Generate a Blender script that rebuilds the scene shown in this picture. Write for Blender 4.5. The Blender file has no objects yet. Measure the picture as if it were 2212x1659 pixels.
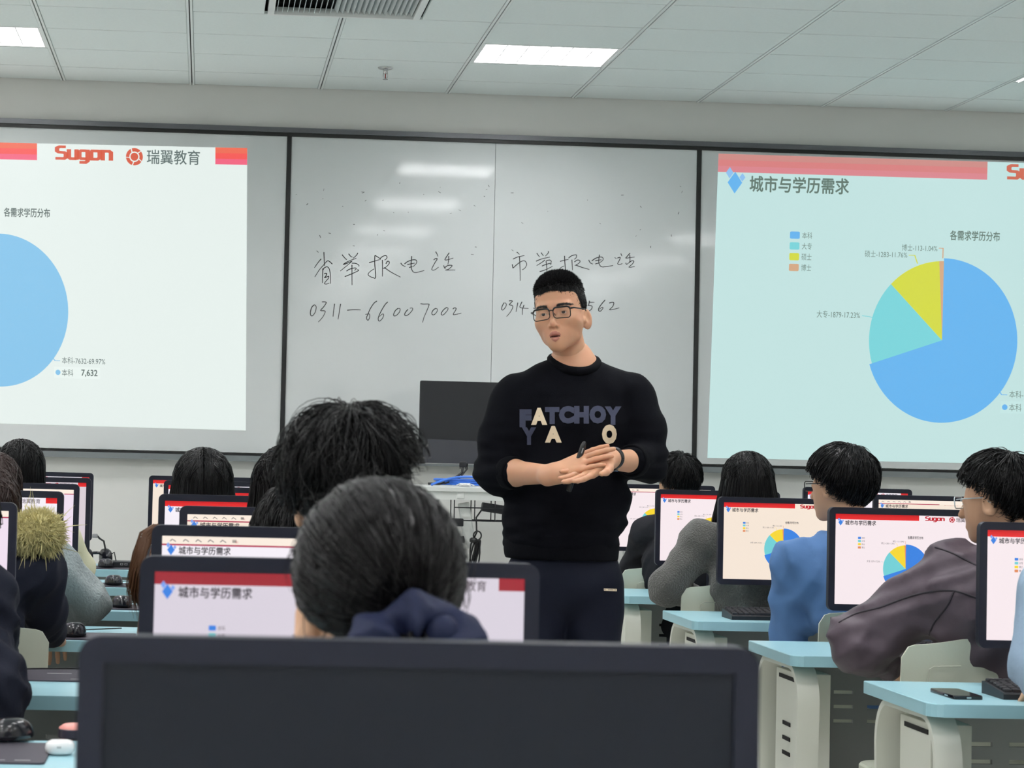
import bpy, bmesh, math, random
import numpy as np
from mathutils import Vector, Matrix, Quaternion
from mathutils.bvhtree import BVHTree

# ------------------------------------------------------------------ camera
SC = bpy.context.scene
COL = SC.collection
IMW, IMH = 2212.0, 1659.0
FPX, PPX, PPY = 4200.0, 680.53, 829.5
YAW, PITCH, ROLL = 0.05554, 0.03546, 0.02425
CAMZ = 1.31
WALL_Y = 10.8
CEIL_Z = 1.31 + 2.037
_f = Vector((math.sin(YAW) * math.cos(PITCH), math.cos(YAW) * math.cos(PITCH), math.sin(PITCH)))
_r0 = Vector((math.cos(YAW), -math.sin(YAW), 0))
_u0 = _r0.cross(_f)
_r = math.cos(ROLL) * _r0 + math.sin(ROLL) * _u0
_u = -math.sin(ROLL) * _r0 + math.cos(ROLL) * _u0
CAMP = Vector((0, 0, CAMZ))
cd = bpy.data.cameras.new('camera')
cam = bpy.data.objects.new('camera', cd)
COL.objects.link(cam)
cam.matrix_world = Matrix(((_r.x, _u.x, -_f.x, 0), (_r.y, _u.y, -_f.y, 0), (_r.z, _u.z, -_f.z, CAMZ), (0, 0, 0, 1)))
cd.sensor_width = 36.0
cd.lens = FPX / IMW * 36.0
cd.shift_x = (IMW / 2 - PPX) / IMW
cd.shift_y = 0.0
cd.clip_start = 0.05
cd.dof.use_dof = True
cd.dof.focus_distance = 7.5
cd.dof.aperture_fstop = 11.4
SC.camera = cam


def ray(x, y):
    return _f + _r * ((x - PPX) / FPX) - _u * ((y - PPY) / FPX)


def at(x, y, Y):
    """the point on the plane at depth Y (metres in front of the camera) seen at photo pixel x, y"""
    d = ray(x, y)
    return CAMP + d * (Y / d.y)


def atz(x, y, z):
    d = ray(x, y)
    return CAMP + d * ((z - CAMZ) / d.z)


# ------------------------------------------------------------------ world, exposure
W = bpy.data.worlds.new('world')
SC.world = W
W.use_nodes = True
W.node_tree.nodes['Background'].inputs[0].default_value = (0.8, 0.87, 0.9, 1)
W.node_tree.nodes['Background'].inputs[1].default_value = 0.05
SC.view_settings.view_transform = 'Standard'
SC.view_settings.look = 'None'
SC.view_settings.gamma = 1.0
SC.view_settings.use_curve_mapping = False
SC.view_settings.exposure = 0.0
LAMP_E = 31.0          # glow of each ceiling fitting
SC.cycles.caustics_reflective = False
SC.cycles.caustics_refractive = False
SC.cycles.max_bounces = 8
SC.cycles.use_adaptive_sampling = True
SC.cycles.adaptive_threshold = .02
random.seed(7)
NR = np.random.RandomState(5)

# ------------------------------------------------------------------ materials


def srgb(r, g, b):
    def c(v):
        v /= 255.0
        return v / 12.92 if v <= .04045 else ((v + .055) / 1.055) ** 2.4
    return (c(r), c(g), c(b), 1)


MATS = {}


def mat(name, col, rough=.5, spec=.5, metal=0.0, bump=None, var=None, coat=0.0, sheen=0.0, emit=None, estr=1.0, alpha=None, trans=0.0, sss=0.0):
    """principled material; bump=(scale,strength[,stretch]) fine relief; var=(scale,amount) colour variation"""
    if name in MATS:
        return MATS[name]
    m = bpy.data.materials.new(name)
    m.use_nodes = True
    nt = m.node_tree
    b = nt.nodes['Principled BSDF']
    b.inputs['Base Color'].default_value = col
    b.inputs['Roughness'].default_value = rough
    b.inputs['Specular IOR Level'].default_value = spec
    b.inputs['Metallic'].default_value = metal
    b.inputs['Coat Weight'].default_value = coat
    b.inputs['Coat Roughness'].default_value = .05
    if sheen:
        b.inputs['Sheen Weight'].default_value = sheen
        b.inputs['Sheen Roughness'].default_value = .5
    if trans:
        b.inputs['Transmission Weight'].default_value = trans
    if sss:
        b.inputs['Subsurface Weight'].default_value = sss
        b.inputs['Subsurface Radius'].default_value = (.012, .004, .002)
        b.inputs['Subsurface Scale'].default_value = 1.0
    if emit is not None:
        b.inputs['Emission Color'].default_value = emit
        b.inputs['Emission Strength'].default_value = estr
    if var or bump:
        tc = nt.nodes.new('ShaderNodeTexCoord')
    if var:
        n = nt.nodes.new('ShaderNodeTexNoise')
        n.inputs['Scale'].default_value = var[0]
        n.inputs['Detail'].default_value = 4
        if len(var) > 2:
            mp = nt.nodes.new('ShaderNodeMapping')
            mp.inputs['Scale'].default_value = var[2]
            nt.links.new(tc.outputs['Object'], mp.inputs[0])
            nt.links.new(mp.outputs[0], n.inputs[0])
        else:
            nt.links.new(tc.outputs['Object'], n.inputs[0])
        mx = nt.nodes.new('ShaderNodeMix')
        mx.data_type = 'RGBA'
        k = var[1]
        mx.inputs[6].default_value = (col[0] * (1 - k), col[1] * (1 - k), col[2] * (1 - k), 1)
        mx.inputs[7].default_value = (min(1, col[0] * (1 + k)), min(1, col[1] * (1 + k)), min(1, col[2] * (1 + k)), 1)
        nt.links.new(n.outputs[0], mx.inputs[0])
        nt.links.new(mx.outputs[2], b.inputs['Base Color'])
    if bump:
        n = nt.nodes.new('ShaderNodeTexNoise')
        n.inputs['Scale'].default_value = bump[0]
        n.inputs['Detail'].default_value = 5
        if len(bump) > 2:
            mp = nt.nodes.new('ShaderNodeMapping')
            mp.inputs['Scale'].default_value = bump[2]
            nt.links.new(tc.outputs['Object'], mp.inputs[0])
            nt.links.new(mp.outputs[0], n.inputs[0])
        else:
            nt.links.new(tc.outputs['Object'], n.inputs[0])
        bp = nt.nodes.new('ShaderNodeBump')
        bp.inputs['Strength'].default_value = bump[1]
        bp.inputs['Distance'].default_value = .01
        nt.links.new(n.outputs[0], bp.inputs['Height'])
        nt.links.new(bp.outputs[0], b.inputs['Normal'])
    MATS[name] = m
    return m


def emat(name, col, strength=1.0):
    """a lit screen or imitated projector light: emits its colour, with the faint gloss of the panel"""
    if name in MATS:
        return MATS[name]
    m = mat(name, (.02, .02, .02, 1), rough=.4, spec=.3, emit=col, estr=strength)
    return m


# ------------------------------------------------------------------ mesh helpers
def rot_from(z, x=None):
    """3x3 matrix whose columns are x,y,z axes with the given z"""
    z = Vector(z).normalized()
    x = Vector(x) if x is not None else (Vector((1, 0, 0)) if abs(z.x) < .9 else Vector((0, 1, 0)))
    y = z.cross(x).normalized()
    x = y.cross(z).normalized()
    return Matrix((x, y, z)).transposed()


def rrect(w, h, r, n=5, cx=0, cy=0):
    """rounded rectangle outline"""
    p = []
    for (sx, sy, a0) in ((1, 1, 0), (-1, 1, 90), (-1, -1, 180), (1, -1, 270)):
        for i in range(n + 1):
            a = math.radians(a0 + 90 * i / n)
            p.append((cx + sx * (w / 2 - r) + r * math.cos(a), cy + sy * (h / 2 - r) + r * math.sin(a)))
    return p


class MB:
    def __init__(s):
        s.v = []; s.f = []; s.m = []

    def add(s, vs, fs, mi=0, M=None):
        o = len(s.v)
        for p in vs:
            p = Vector(p)
            s.v.append(M @ p if M is not None else p)
        for f in fs:
            s.f.append([i + o for i in f]); s.m.append(mi)
        return s

    def box(s, c, d, mi=0, M=None):
        x, y, z = c; a, b, e = d[0] / 2, d[1] / 2, d[2] / 2
        vs = [(x + i * a, y + j * b, z + k * e) for i in (-1, 1) for j in (-1, 1) for k in (-1, 1)]
        return s.add(vs, [(0, 1, 3, 2), (4, 6, 7, 5), (0, 4, 5, 1), (2, 3, 7, 6), (0, 2, 6, 4), (1, 5, 7, 3)], mi, M)

    def bbox(s, c, d, r=.004, mi=0, M=None):
        """box with chamfered edges"""
        x, y, z = c; h = [d[0] / 2, d[1] / 2, d[2] / 2]
        r = min(r, min(h) * .9)
        bm = bmesh.new()
        bmesh.ops.create_cube(bm, size=1)
        for v in bm.verts:
            v.co = Vector((v.co.x * d[0], v.co.y * d[1], v.co.z * d[2]))
        bmesh.ops.bevel(bm, geom=list(bm.edges), offset=r, segments=2, affect='EDGES', profile=.5)
        bm.verts.index_update()
        s.add([v.co + Vector(c) for v in bm.verts], [[v.index for v in f.verts] for f in bm.faces], mi, M)
        bm.free()
        return s

    def prism(s, poly, z0, z1, mi=0, M=None, inset=0.0):
        """poly in local xy, from z0 to z1; inset chamfers the z1 rim"""
        n = len(poly)
        vs = [(p[0], p[1], z0) for p in poly]
        if inset:
            cx = sum(p[0] for p in poly) / n; cy = sum(p[1] for p in poly) / n
            vs += [(p[0], p[1], z1 - inset * (1 if z1 > z0 else -1)) for p in poly]
            q = []
            for p in poly:
                L = math.hypot(p[0] - cx, p[1] - cy) or 1
                q.append((p[0] - (p[0] - cx) / L * inset, p[1] - (p[1] - cy) / L * inset, z1))
            vs += q
            R = 3
        else:
            vs += [(p[0], p[1], z1) for p in poly]
            R = 2
        fs = [list(range(n))[::-1], [i + (R - 1) * n for i in range(n)]]
        for k in range(R - 1):
            for i in range(n):
                j = (i + 1) % n
                fs.append((k * n + i, k * n + j, (k + 1) * n + j, (k + 1) * n + i))
        return s.add(vs, fs, mi, M)

    def frame(s, outer, inner, z0, z1, mi=0, M=None):
        """ring between two outlines with the same number of points"""
        n = len(outer)
        vs = [(p[0], p[1], z0) for p in outer] + [(p[0], p[1], z0) for p in inner] + [(p[0], p[1], z1) for p in outer] + [(p[0], p[1], z1) for p in inner]
        fs = []
        for i in range(n):
            j = (i + 1) % n
            fs += [(i, n + i, n + j, j), (2 * n + i, 2 * n + j, 3 * n + j, 3 * n + i), (i, j, 2 * n + j, 2 * n + i), (n + i, 3 * n + i, 3 * n + j, n + j)]
        return s.add(vs, fs, mi, M)

    def tube(s, path, r, n=8, mi=0, M=None, cap=True, flat=None):
        path = [Vector(p) for p in path]
        R = r if isinstance(r, (list, tuple, np.ndarray)) else [r] * len(path)
        vs = []; fs = []
        t0 = (path[1] - path[0]).normalized()
        nrm = Vector((0, 0, 1)) if abs(t0.z) < .9 else Vector((1, 0, 0))
        for i, p in enumerate(path):
            t = (path[min(i + 1, len(path) - 1)] - path[max(i - 1, 0)])
            if t.length < 1e-9:
                t = t0.copy()
            t.normalize()
            nrm = (nrm - t * nrm.dot(t))
            if nrm.length < 1e-6:
                nrm = Vector((1, 0, 0)) - t * t.x
            nrm.normalize()
            b = t.cross(nrm)
            for k in range(n):
                a = 2 * math.pi * k / n
                vs.append(p + (nrm * math.cos(a) * (flat or 1) + b * math.sin(a)) * R[i])
        L = len(path)
        for i in range(L - 1):
            for k in range(n):
                j = (k + 1) % n
                fs.append((i * n + k, i * n + j, (i + 1) * n + j, (i + 1) * n + k))
        if cap:
            fs.append(list(range(n))[::-1]); fs.append([(L - 1) * n + k for k in range(n)])
        return s.add(vs, fs, mi, M)

    def lathe(s, prof, n=20, mi=0, M=None):
        vs = []; fs = []
        for (r, z) in prof:
            for k in range(n):
                a = 2 * math.pi * k / n
                vs.append((r * math.cos(a), r * math.sin(a), z))
        L = len(prof)
        for i in range(L - 1):
            for k in range(n):
                j = (k + 1) % n
                fs.append((i * n + k, i * n + j, (i + 1) * n + j, (i + 1) * n + k))
        fs.append(list(range(n))[::-1]); fs.append([(L - 1) * n + k for k in range(n)])
        return s.add(vs, fs, mi, M)

    def band(s, path, w, t, mi=0, M=None):
        """flat strip of width w (along x) and thickness t swept along a path in the yz plane"""
        vs = []; fs = []
        n = len(path)
        for i, (y, z) in enumerate(path):
            a = path[max(i - 1, 0)]; b = path[min(i + 1, n - 1)]
            dy, dz = b[0] - a[0], b[1] - a[1]
            L = math.hypot(dy, dz) or 1
            ny, nz = -dz / L * t / 2, dy / L * t / 2
            vs += [(-w / 2, y + ny, z + nz), (w / 2, y + ny, z + nz), (w / 2, y - ny, z - nz), (-w / 2, y - ny, z - nz)]
        for i in range(n - 1):
            for k in range(4):
                j = (k + 1) % 4
                fs.append((i * 4 + k, i * 4 + j, i * 4 + 4 + j, i * 4 + 4 + k))
        fs.append((3, 2, 1, 0)); fs.append([4 * (n - 1) + k for k in range(4)])
        return s.add(vs, fs, mi, M)

    def mesh(s, name, mats, smooth=False, angle=None):
        me = bpy.data.meshes.new(name)
        me.from_pydata([tuple(p) for p in s.v], [], s.f)
        for m in (mats if isinstance(mats, (list, tuple)) else [mats]):
            me.materials.append(m)
        if s.m and max(s.m) > 0:
            me.polygons.foreach_set('material_index', s.m)
        bm = bmesh.new(); bm.from_mesh(me)
        bmesh.ops.recalc_face_normals(bm, faces=bm.faces)
        bm.to_mesh(me); bm.free()
        if smooth:
            me.polygons.foreach_set('use_smooth', [True] * len(me.polygons))
            if angle:
                me.set_sharp_from_angle(angle=math.radians(angle))
        me.update()
        return me

    def build(s, name, mats, parent=None, smooth=False, angle=None, **kw):
        return obj(name, s.mesh(name, mats, smooth, angle), parent, **kw)


def obj(name, me, parent=None, loc=None, rz=None, M=None, **props):
    o = bpy.data.objects.new(name, me)
    COL.objects.link(o)
    if parent is not None:
        o.parent = parent
    if loc is not None:
        o.location = loc
    if rz is not None:
        o.rotation_euler = (0, 0, rz)
    if M is not None:
        o.matrix_local = M
    for k, v in props.items():
        o[k] = v
    return o


def tag(o, label, cat, group=None):
    o['label'] = label
    o['category'] = cat
    if group:
        o['group'] = group
    return o


def thing(name, label, cat, loc=(0, 0, 0), rz=0, group=None):
    o = bpy.data.objects.new(name, None)
    COL.objects.link(o)
    o.empty_display_size = .05
    o.location = loc
    o.rotation_euler = (0, 0, rz)
    return tag(o, label, cat, group)


def struct(o):
    o['kind'] = 'structure'
    return o


def copy_tree(o, parent=None):
    c = o.copy()
    COL.objects.link(c)
    c.parent = parent
    for ch in [x for x in ALLCH(o)]:
        copy_tree(ch, c)
    return c


def ALLCH(o):
    return [x for x in COL.objects if x.parent == o]


# ------------------------------------------------------------------ flat print: text, ribbons, discs
_TEXT = {}


def text2d(body, bold=0.0):
    """outline text as (verts2d, faces) in em units, lower left at its own bounds"""
    key = (body, bold)
    if key in _TEXT:
        return _TEXT[key]
    cu = bpy.data.curves.new('text', 'FONT')
    cu.body = body
    cu.size = 1.0
    cu.offset = bold
    cu.resolution_u = 3
    o = bpy.data.objects.new('text', cu)
    COL.objects.link(o)
    dg = bpy.context.evaluated_depsgraph_get()
    me = bpy.data.meshes.new_from_object(o.evaluated_get(dg))
    v = np.array([tuple(p.co)[:2] for p in me.vertices]).reshape(-1, 2)
    f = [list(p.vertices) for p in me.polygons]
    bpy.data.objects.remove(o)
    bpy.data.curves.remove(cu)
    bpy.data.meshes.remove(me)
    if len(v):
        v = v - v.min(0)
    _TEXT[key] = (v, f)
    return _TEXT[key]


class Flat:
    """flat print in local x (right), z (up), stacked in layers towards -y"""

    def __init__(s, step=.0004):
        s.b = MB(); s.step = step

    def poly(s, pts, mi, layer=1):
        s.b.add([(p[0], -layer * s.step, p[1]) for p in pts], [list(range(len(pts)))], mi)

    def rect(s, x0, z0, x1, z1, mi, layer=1):
        s.poly([(x0, z0), (x1, z0), (x1, z1), (x0, z1)], mi, layer)

    def text(s, body, x0, z0, x1, z1, mi, layer=2, bold=0.0):
        # weight comes from overlaid copies a hair apart, so dense glyphs keep their counters
        v, f = text2d(body, 0.0)
        if not len(v):
            return
        w, h = v.max(0)
        q = v / np.array([w, h]) * np.array([x1 - x0, z1 - z0]) + np.array([x0, z0])
        dx, dz = bold * (x1 - x0) / w, bold * (z1 - z0) / h
        for k, (a, c) in enumerate(((0, 0), (1, 0), (-1, 0), (0, 1), (0, -1)) if bold else ((0, 0),)):
            s.b.add([(p[0] + a * dx, -(layer + .1 * k) * s.step, p[1] + c * dz) for p in q], f, mi)

    def ribbon(s, pts, w, mi, layer=2, closed=False):
        ribbon2d(s.b, pts, w, mi, -layer * s.step, closed)

    def sector(s, cx, cz, rx, rz, a0, a1, mi, layer=1, n=40):
        """angles clockwise from 12 o'clock, in degrees"""
        pts = [(cx, cz)]
        k = max(2, int(n * (a1 - a0) / 360))
        for i in range(k + 1):
            a = math.radians(a0 + (a1 - a0) * i / k)
            pts.append((cx + rx * math.sin(a), cz + rz * math.cos(a)))
        o = [(p[0], -layer * s.step, p[1]) for p in pts]
        s.b.add(o, [(0, i, i + 1) for i in range(1, len(o) - 1)], mi)


def ribbon2d(b, pts, w, mi, y, closed=False):
    P = [Vector((p[0], p[1])) for p in pts]
    n = len(P)
    ww = w if isinstance(w, (list, tuple)) else [w] * n
    vs = []
    for i in range(n):
        a = P[(i - 1) % n] if (closed or i > 0) else P[i]
        c = P[(i + 1) % n] if (closed or i < n - 1) else P[i]
        d1 = (P[i] - a); d2 = (c - P[i])
        if d1.length < 1e-9: d1 = d2
        if d2.length < 1e-9: d2 = d1
        d1 = d1.normalized(); d2 = d2.normalized()
        t = d1 + d2
        t = t.normalized() if t.length > 1e-3 else d1
        nn = Vector((-t.y, t.x))
        k = max(.45, nn.dot(Vector((-d1.y, d1.x))))
        o = nn * (ww[i] / 2 / k)
        vs += [(P[i].x + o.x, y, P[i].y + o.y), (P[i].x - o.x, y, P[i].y - o.y)]
    fs = [(2 * i, 2 * i + 1, 2 * i + 3, 2 * i + 2) for i in range(n - 1)]
    if closed:
        fs.append((2 * n - 2, 2 * n - 1, 1, 0))
    b.add(vs, fs, mi)
# ================================================================== the room
XL, XR, YB = -4.6, 7.0, -4.5
m_wall = mat('wall_paint', srgb(222, 222, 218), rough=.7, spec=.25, bump=(90, .03), var=(1.5, .02))
m_floor = mat('floor_vinyl', srgb(214, 214, 208), rough=.35, spec=.4, var=(3, .06))
m_ceil = mat('ceiling_board', srgb(240, 246, 244), rough=.9, spec=.1, bump=(160, .25), var=(60, .03))
m_tee = mat('tee_white', srgb(238, 242, 240), rough=.4)
m_void = mat('ceiling_void', srgb(60, 62, 62), rough=.9)
m_white_metal = mat('white_metal', srgb(240, 242, 240), rough=.35)
m_chrome = mat('chrome', srgb(200, 200, 200), rough=.18, metal=1.0)
m_black = mat('black_plastic', srgb(30, 31, 36), rough=.4, spec=.4, bump=(500, .04))
m_dark = mat('dark_gap', srgb(12, 12, 13), rough=.8)

struct(MB().box(((XL + XR) / 2, (YB + WALL_Y) / 2, -.05), (XR - XL, WALL_Y - YB, .1)).build('floor', m_floor))
struct(MB().box(((XL + XR) / 2, WALL_Y + .06, 1.7), (XR - XL, .12, 3.4)).build('wall_front', m_wall))
struct(MB().box(((XL + XR) / 2, YB - .06, 1.7), (XR - XL, .12, 3.4)).build('wall_back', m_wall))
struct(MB().box((XL - .06, (YB + WALL_Y) / 2, 1.7), (.12, WALL_Y - YB, 3.4)).build('wall_left', m_wall))
struct(MB().box((XR + .06, (YB + WALL_Y) / 2, 1.7), (.12, WALL_Y - YB, 3.4)).build('wall_right', m_wall))
struct(MB().box(((XL + XR) / 2, WALL_Y - .008, .05), (XR - XL, .016, .1)).build('baseboard_front', mat('skirting', srgb(120, 118, 112), rough=.5)))

# ---- suspended ceiling: slab, hung panels, main tees
TX0, TW = -.8427, .71594
TP0, TP = .376, .47736
ceil = struct(MB().box(((XL + XR) / 2, (YB + WALL_Y) / 2, CEIL_Z + .11), (XR - XL, WALL_Y - YB, .1)).build('ceiling', m_void))
ix0 = math.floor((XL - TX0) / TW)
ix1 = math.ceil((XR - TX0) / TW)
rows = [(WALL_Y - TP0, WALL_Y)]
while rows[-1][0] > YB:
    rows.append((max(YB, rows[-1][0] - TP), rows[-1][0]))
LAMP_COLS = [-4, 0 - 1, 3, 7]               # tee bays that carry lamps
LAMP_ROWS = list(range(2, 33, 4))
VENTS = []
vent1 = (.236, .945, 8.52, 8.985)
v2 = atz(2192, 176, CEIL_Z)
vent2 = (v2.x + .02, v2.x + .74, v2.y - .46, v2.y + .01)
_pm = {}


def panel_mesh(w, d):
    k = (round(w, 3), round(d, 3))
    if k not in _pm:
        b = MB()
        g = .006
        b.prism([(-w / 2 + .015, -d / 2 + g), (w / 2 - .015, -d / 2 + g), (w / 2 - .015, d / 2 - g), (-w / 2 + .015, d / 2 - g)], .016, 0, inset=.003)
        _pm[k] = b.mesh('ceiling_panel', m_ceil)
    return _pm[k]


def rect_minus(x0, x1, y0, y1, hole):
    """axis-aligned pieces of a panel left over around a vent opening"""
    a, b, c, d = hole
    if x1 <= a + .01 or x0 >= b - .01 or y1 <= c + .01 or y0 >= d - .01:
        return [(x0, x1, y0, y1)]
    out = []
    if x0 < a - .02: out.append((x0, a, y0, y1))
    if x1 > b + .02: out.append((b, x1, y0, y1))
    xa, xb = max(x0, a), min(x1, b)
    if y0 < c - .02: out.append((xa, xb, y0, c))
    if y1 > d + .02: out.append((xa, xb, d, y1))
    return out


rest = MB()
for i in range(ix0, ix1 + 1):
    x0, x1 = max(XL, TX0 + TW * i), min(XR, TX0 + TW * (i + 1))
    if x1 - x0 < .05:
        continue
    for j, (y0, y1) in enumerate(rows):
        if y1 - y0 < .05:
            continue
        if i in LAMP_COLS and j in LAMP_ROWS:
            continue
        for (a, b, c, d) in rect_minus(x0, x1, y0, y1, vent1):
            for (a, b, c, d) in rect_minus(a, b, c, d, vent2):
                if j <= 9 and -2 <= i <= 7:
                    obj('ceiling_panel', panel_mesh(b - a, d - c), ceil, loc=((a + b) / 2, (c + d) / 2, CEIL_Z))
                else:
                    rest.prism([(a + .015, c + .006), (b - .015, c + .006), (b - .015, d - .006), (a + .015, d - .006)], CEIL_Z + .016, CEIL_Z)
rest.build('ceiling_panels_behind', m_ceil, ceil, kind='stuff')
for i in range(ix0, ix1 + 1):
    x = TX0 + TW * i
    if not XL < x < XR:
        continue
    segs = [(YB, WALL_Y)]
    if vent1[0] < x < vent1[1]:
        segs = [(YB, vent1[2]), (vent1[3], WALL_Y)]
    b = MB()
    for (a, c) in segs:
        L = c - a
        for sx in (-1, 1):
            b.box((x + sx * .0085, (a + c) / 2, CEIL_Z + .002), (.011, L, .012))
        b.box((x, (a + c) / 2, CEIL_Z + .012), (.02, L, .004), 1)
    b.build('ceiling_tee', [m_tee, m_dark], ceil)

# ---- recessed louvre lamps
m_lampglow = mat('lamp_glow', (1, 1, 1, 1), rough=.6, emit=(1.0, .985, 1.0, 1), estr=LAMP_E)
m_louvre = mat('lamp_louvre', srgb(246, 247, 247), rough=.35, spec=.5)
lw, ld = TW - .03, TP - .012


def lamp_parts():
    h = MB()
    h.frame([(-lw / 2, -ld / 2), (lw / 2, -ld / 2), (lw / 2, ld / 2), (-lw / 2, ld / 2)],
            [(-lw / 2 + .014, -ld / 2 + .014), (lw / 2 - .014, -ld / 2 + .014), (lw / 2 - .014, ld / 2 - .014), (-lw / 2 + .014, ld / 2 - .014)], 0, .05)
    g = MB()
    g.add([(-lw / 2 + .014, -ld / 2 + .014, .046), (lw / 2 - .014, -ld / 2 + .014, .046), (lw / 2 - .014, ld / 2 - .014, .046), (-lw / 2 + .014, ld / 2 - .014, .046)], [(3, 2, 1, 0)])
    g.box((0, 0, .05), (lw - .002, ld - .002, .004), 1)
    v = []
    for k in range(1, 3):
        b = MB(); y = -ld / 2 + .014 + (ld - .028) * k / 3
        b.prism([(-.008, .040), (.008, .040), (.004, .004), (-.004, .004)], -lw / 2 + .014, lw / 2 - .014,
                M=Matrix(((0, 0, 1, 0), (1, 0, 0, y), (0, 1, 0, 0), (0, 0, 0, 1))))
        v.append(b.mesh('louvre_blade', m_louvre))
    for k in range(1, 6):
        b = MB(); x = -lw / 2 + .014 + (lw - .028) * k / 6
        b.prism([(-.006, .040), (.006, .040), (.003, .004), (-.003, .004)], -ld / 2 + .014, ld / 2 - .014,
                M=Matrix(((1, 0, 0, x), (0, 0, 1, 0), (0, 1, 0, 0), (0, 0, 0, 1))))
        v.append(b.mesh('louvre_blade', m_louvre))
    c = []
    for sx in (-1, 1):
        b = MB()
        b.tube([(sx * (lw / 2 - .06) - .014, ld / 2 - .05, .012), (sx * (lw / 2 - .06) - .006, ld / 2 - .05, .004), (sx * (lw / 2 - .06) + .006, ld / 2 - .05, .004), (sx * (lw / 2 - .06) + .014, ld / 2 - .05, .012)], .002, 6)
        c.append(b.mesh('clip', m_chrome))
    return h.mesh('housing', m_white_metal), g.mesh('diffuser', [m_lampglow, m_white_metal]), v, c


_lp = lamp_parts()
_lamp_names = {(3, 2): 'lit white louvre lamp in the ceiling above the teacher', (-1, 2): 'lit white louvre lamp cut by the left edge of the photo'}
for i in LAMP_COLS:
    for j in LAMP_ROWS:
        if j >= len(rows):
            continue
        y0, y1 = rows[j]
        x = TX0 + TW * (i + .5)
        if not (XL + .4 < x < XR - .4):
            continue
        lab = _lamp_names.get((i, j), 'lit louvre lamp farther back in the ceiling behind the frame edge')
        t = thing('ceiling_lamp', lab, 'ceiling lamp', (x, (y0 + y1) / 2, CEIL_Z + .001), 0, 'louvre lamps in the ceiling')
        obj('housing', _lp[0], t); obj('diffuser', _lp[1], t)
        for m in _lp[2]: obj('louvre_blade', m, t)
        for m in _lp[3]: obj('clip', m, t)


# ---- air vents
def vent(v, label, split):
    x0, x1, y0, y1 = v
    t = thing('air_vent', label, 'air vent', ((x0 + x1) / 2, (y0 + y1) / 2, CEIL_Z), 0)
    w, d = x1 - x0, y1 - y0
    MB().frame([(-w / 2, -d / 2), (w / 2, -d / 2), (w / 2, d / 2), (-w / 2, d / 2)],
               [(-w / 2 + .03, -d / 2 + .022), (w / 2 - .03, -d / 2 + .022), (w / 2 - .03, d / 2 - .022), (-w / 2 + .03, d / 2 - .022)], -.006, .03).build('frame', m_white_metal, t)
    MB().box((0, 0, .058), (w - .02, d - .02, .004)).build('duct', m_dark, t)
    n = 26
    sm = MB().box((0, 0, 0), (.003, d - .05, .026)).mesh('slat', mat('slat_white', srgb(205, 212, 212), rough=.4))
    for k in range(n):
        x = -w / 2 + .045 + (w - .09) * k / (n - 1)
        o = obj('slat', sm, t, loc=(x, 0, .018))
        o.rotation_euler = (0, math.radians(8 if k < split else -38), 0)
    for e in (-1, 1):
        pass


vent(vent1, 'white slatted air vent in the ceiling with dark gaps', 11)
vent(vent2, 'slatted air vent at the right edge of the ceiling', 13)

# ---- sprinkler
sp = atz(833, 146, CEIL_Z)
t = thing('sprinkler_head', 'small chrome fire sprinkler hanging from the ceiling', 'sprinkler', (sp.x, sp.y, CEIL_Z))
MB().lathe([(.041, .002), (.041, -.002), (.036, -.007), (.02, -.012), (.012, -.013)], 24).build('rose', m_chrome, t, smooth=True, angle=40)
b = MB().lathe([(.012, -.012), (.013, -.028), (.009, -.034)], 16)
for s in (-1, 1):
    b.tube([(s * .011, 0, -.03), (s * .012, 0, -.048), (s * .004, 0, -.06)], .0028, 8)
b.build('yoke', m_chrome, t, smooth=True, angle=40)
MB().lathe([(.003, -.034), (.003, -.058)], 10).build('glass_bulb', mat('red_bulb', srgb(150, 30, 30), rough=.1), t)
MB().lathe([(.004, -.058), (.014, -.061), (.014, -.063), (.003, -.064)], 16).build('deflector', m_chrome, t)

# ================================================================== boards on the front wall
BX0, BX1 = .4233, 2.736
BZ0, BZ1 = 1.31 - .0141, 1.31 + 1.7658
BY = WALL_Y - .03                                  # the face of the boards
m_board = mat('board_white', srgb(210, 214, 214), rough=.07, spec=1.0, bump=(4.0, .02), var=(1.2, .02))
m_rail = mat('rail_grey', srgb(92, 94, 98), rough=.4, metal=.3)
m_railb = mat('rail_bottom', srgb(120, 126, 128), rough=.45, metal=.2)
m_trim = mat('trim_black', srgb(10, 11, 12), rough=.5)
m_ink = mat('marker_ink', srgb(28, 28, 30), rough=.6)


def board(name, label, x0, x1, seams=()):
    t = thing(name, label, 'whiteboard', ((x0 + x1) / 2, WALL_Y, BZ0))
    cx = (x0 + x1) / 2
    xs = [x0 - cx + .012] + [s - cx for s in seams] + [x1 - cx - .012]
    for a, b in zip(xs[:-1], xs[1:]):
        g = .0012
        MB().box(((a + b) / 2, -.018, (BZ1 - BZ0) / 2), (b - a - 2 * g, .024, BZ1 - BZ0 - .012)).build('board_panel', m_board, t)
    w = x1 - x0
    H = BZ1 - BZ0
    MB().box((0, -.02, H + .002), (w, .04, .02)).build('top_trim', m_trim, t)
    MB().box((0, -.024, H + .026), (w, .048, .028)).build('top_rail', m_rail, t)
    MB().box((0, -.02, -.004), (w, .036, .012)).build('bottom_trim', m_trim, t)
    MB().box((0, -.03, -.026), (w, .06, .032)).build('bottom_rail', m_railb, t)
    for s in (-1, 1):
        MB().box((s * (w / 2 - .006), -.02, H / 2), (.012, .038, H - .008)).build('side_trim', m_trim, t)
    return t


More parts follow.
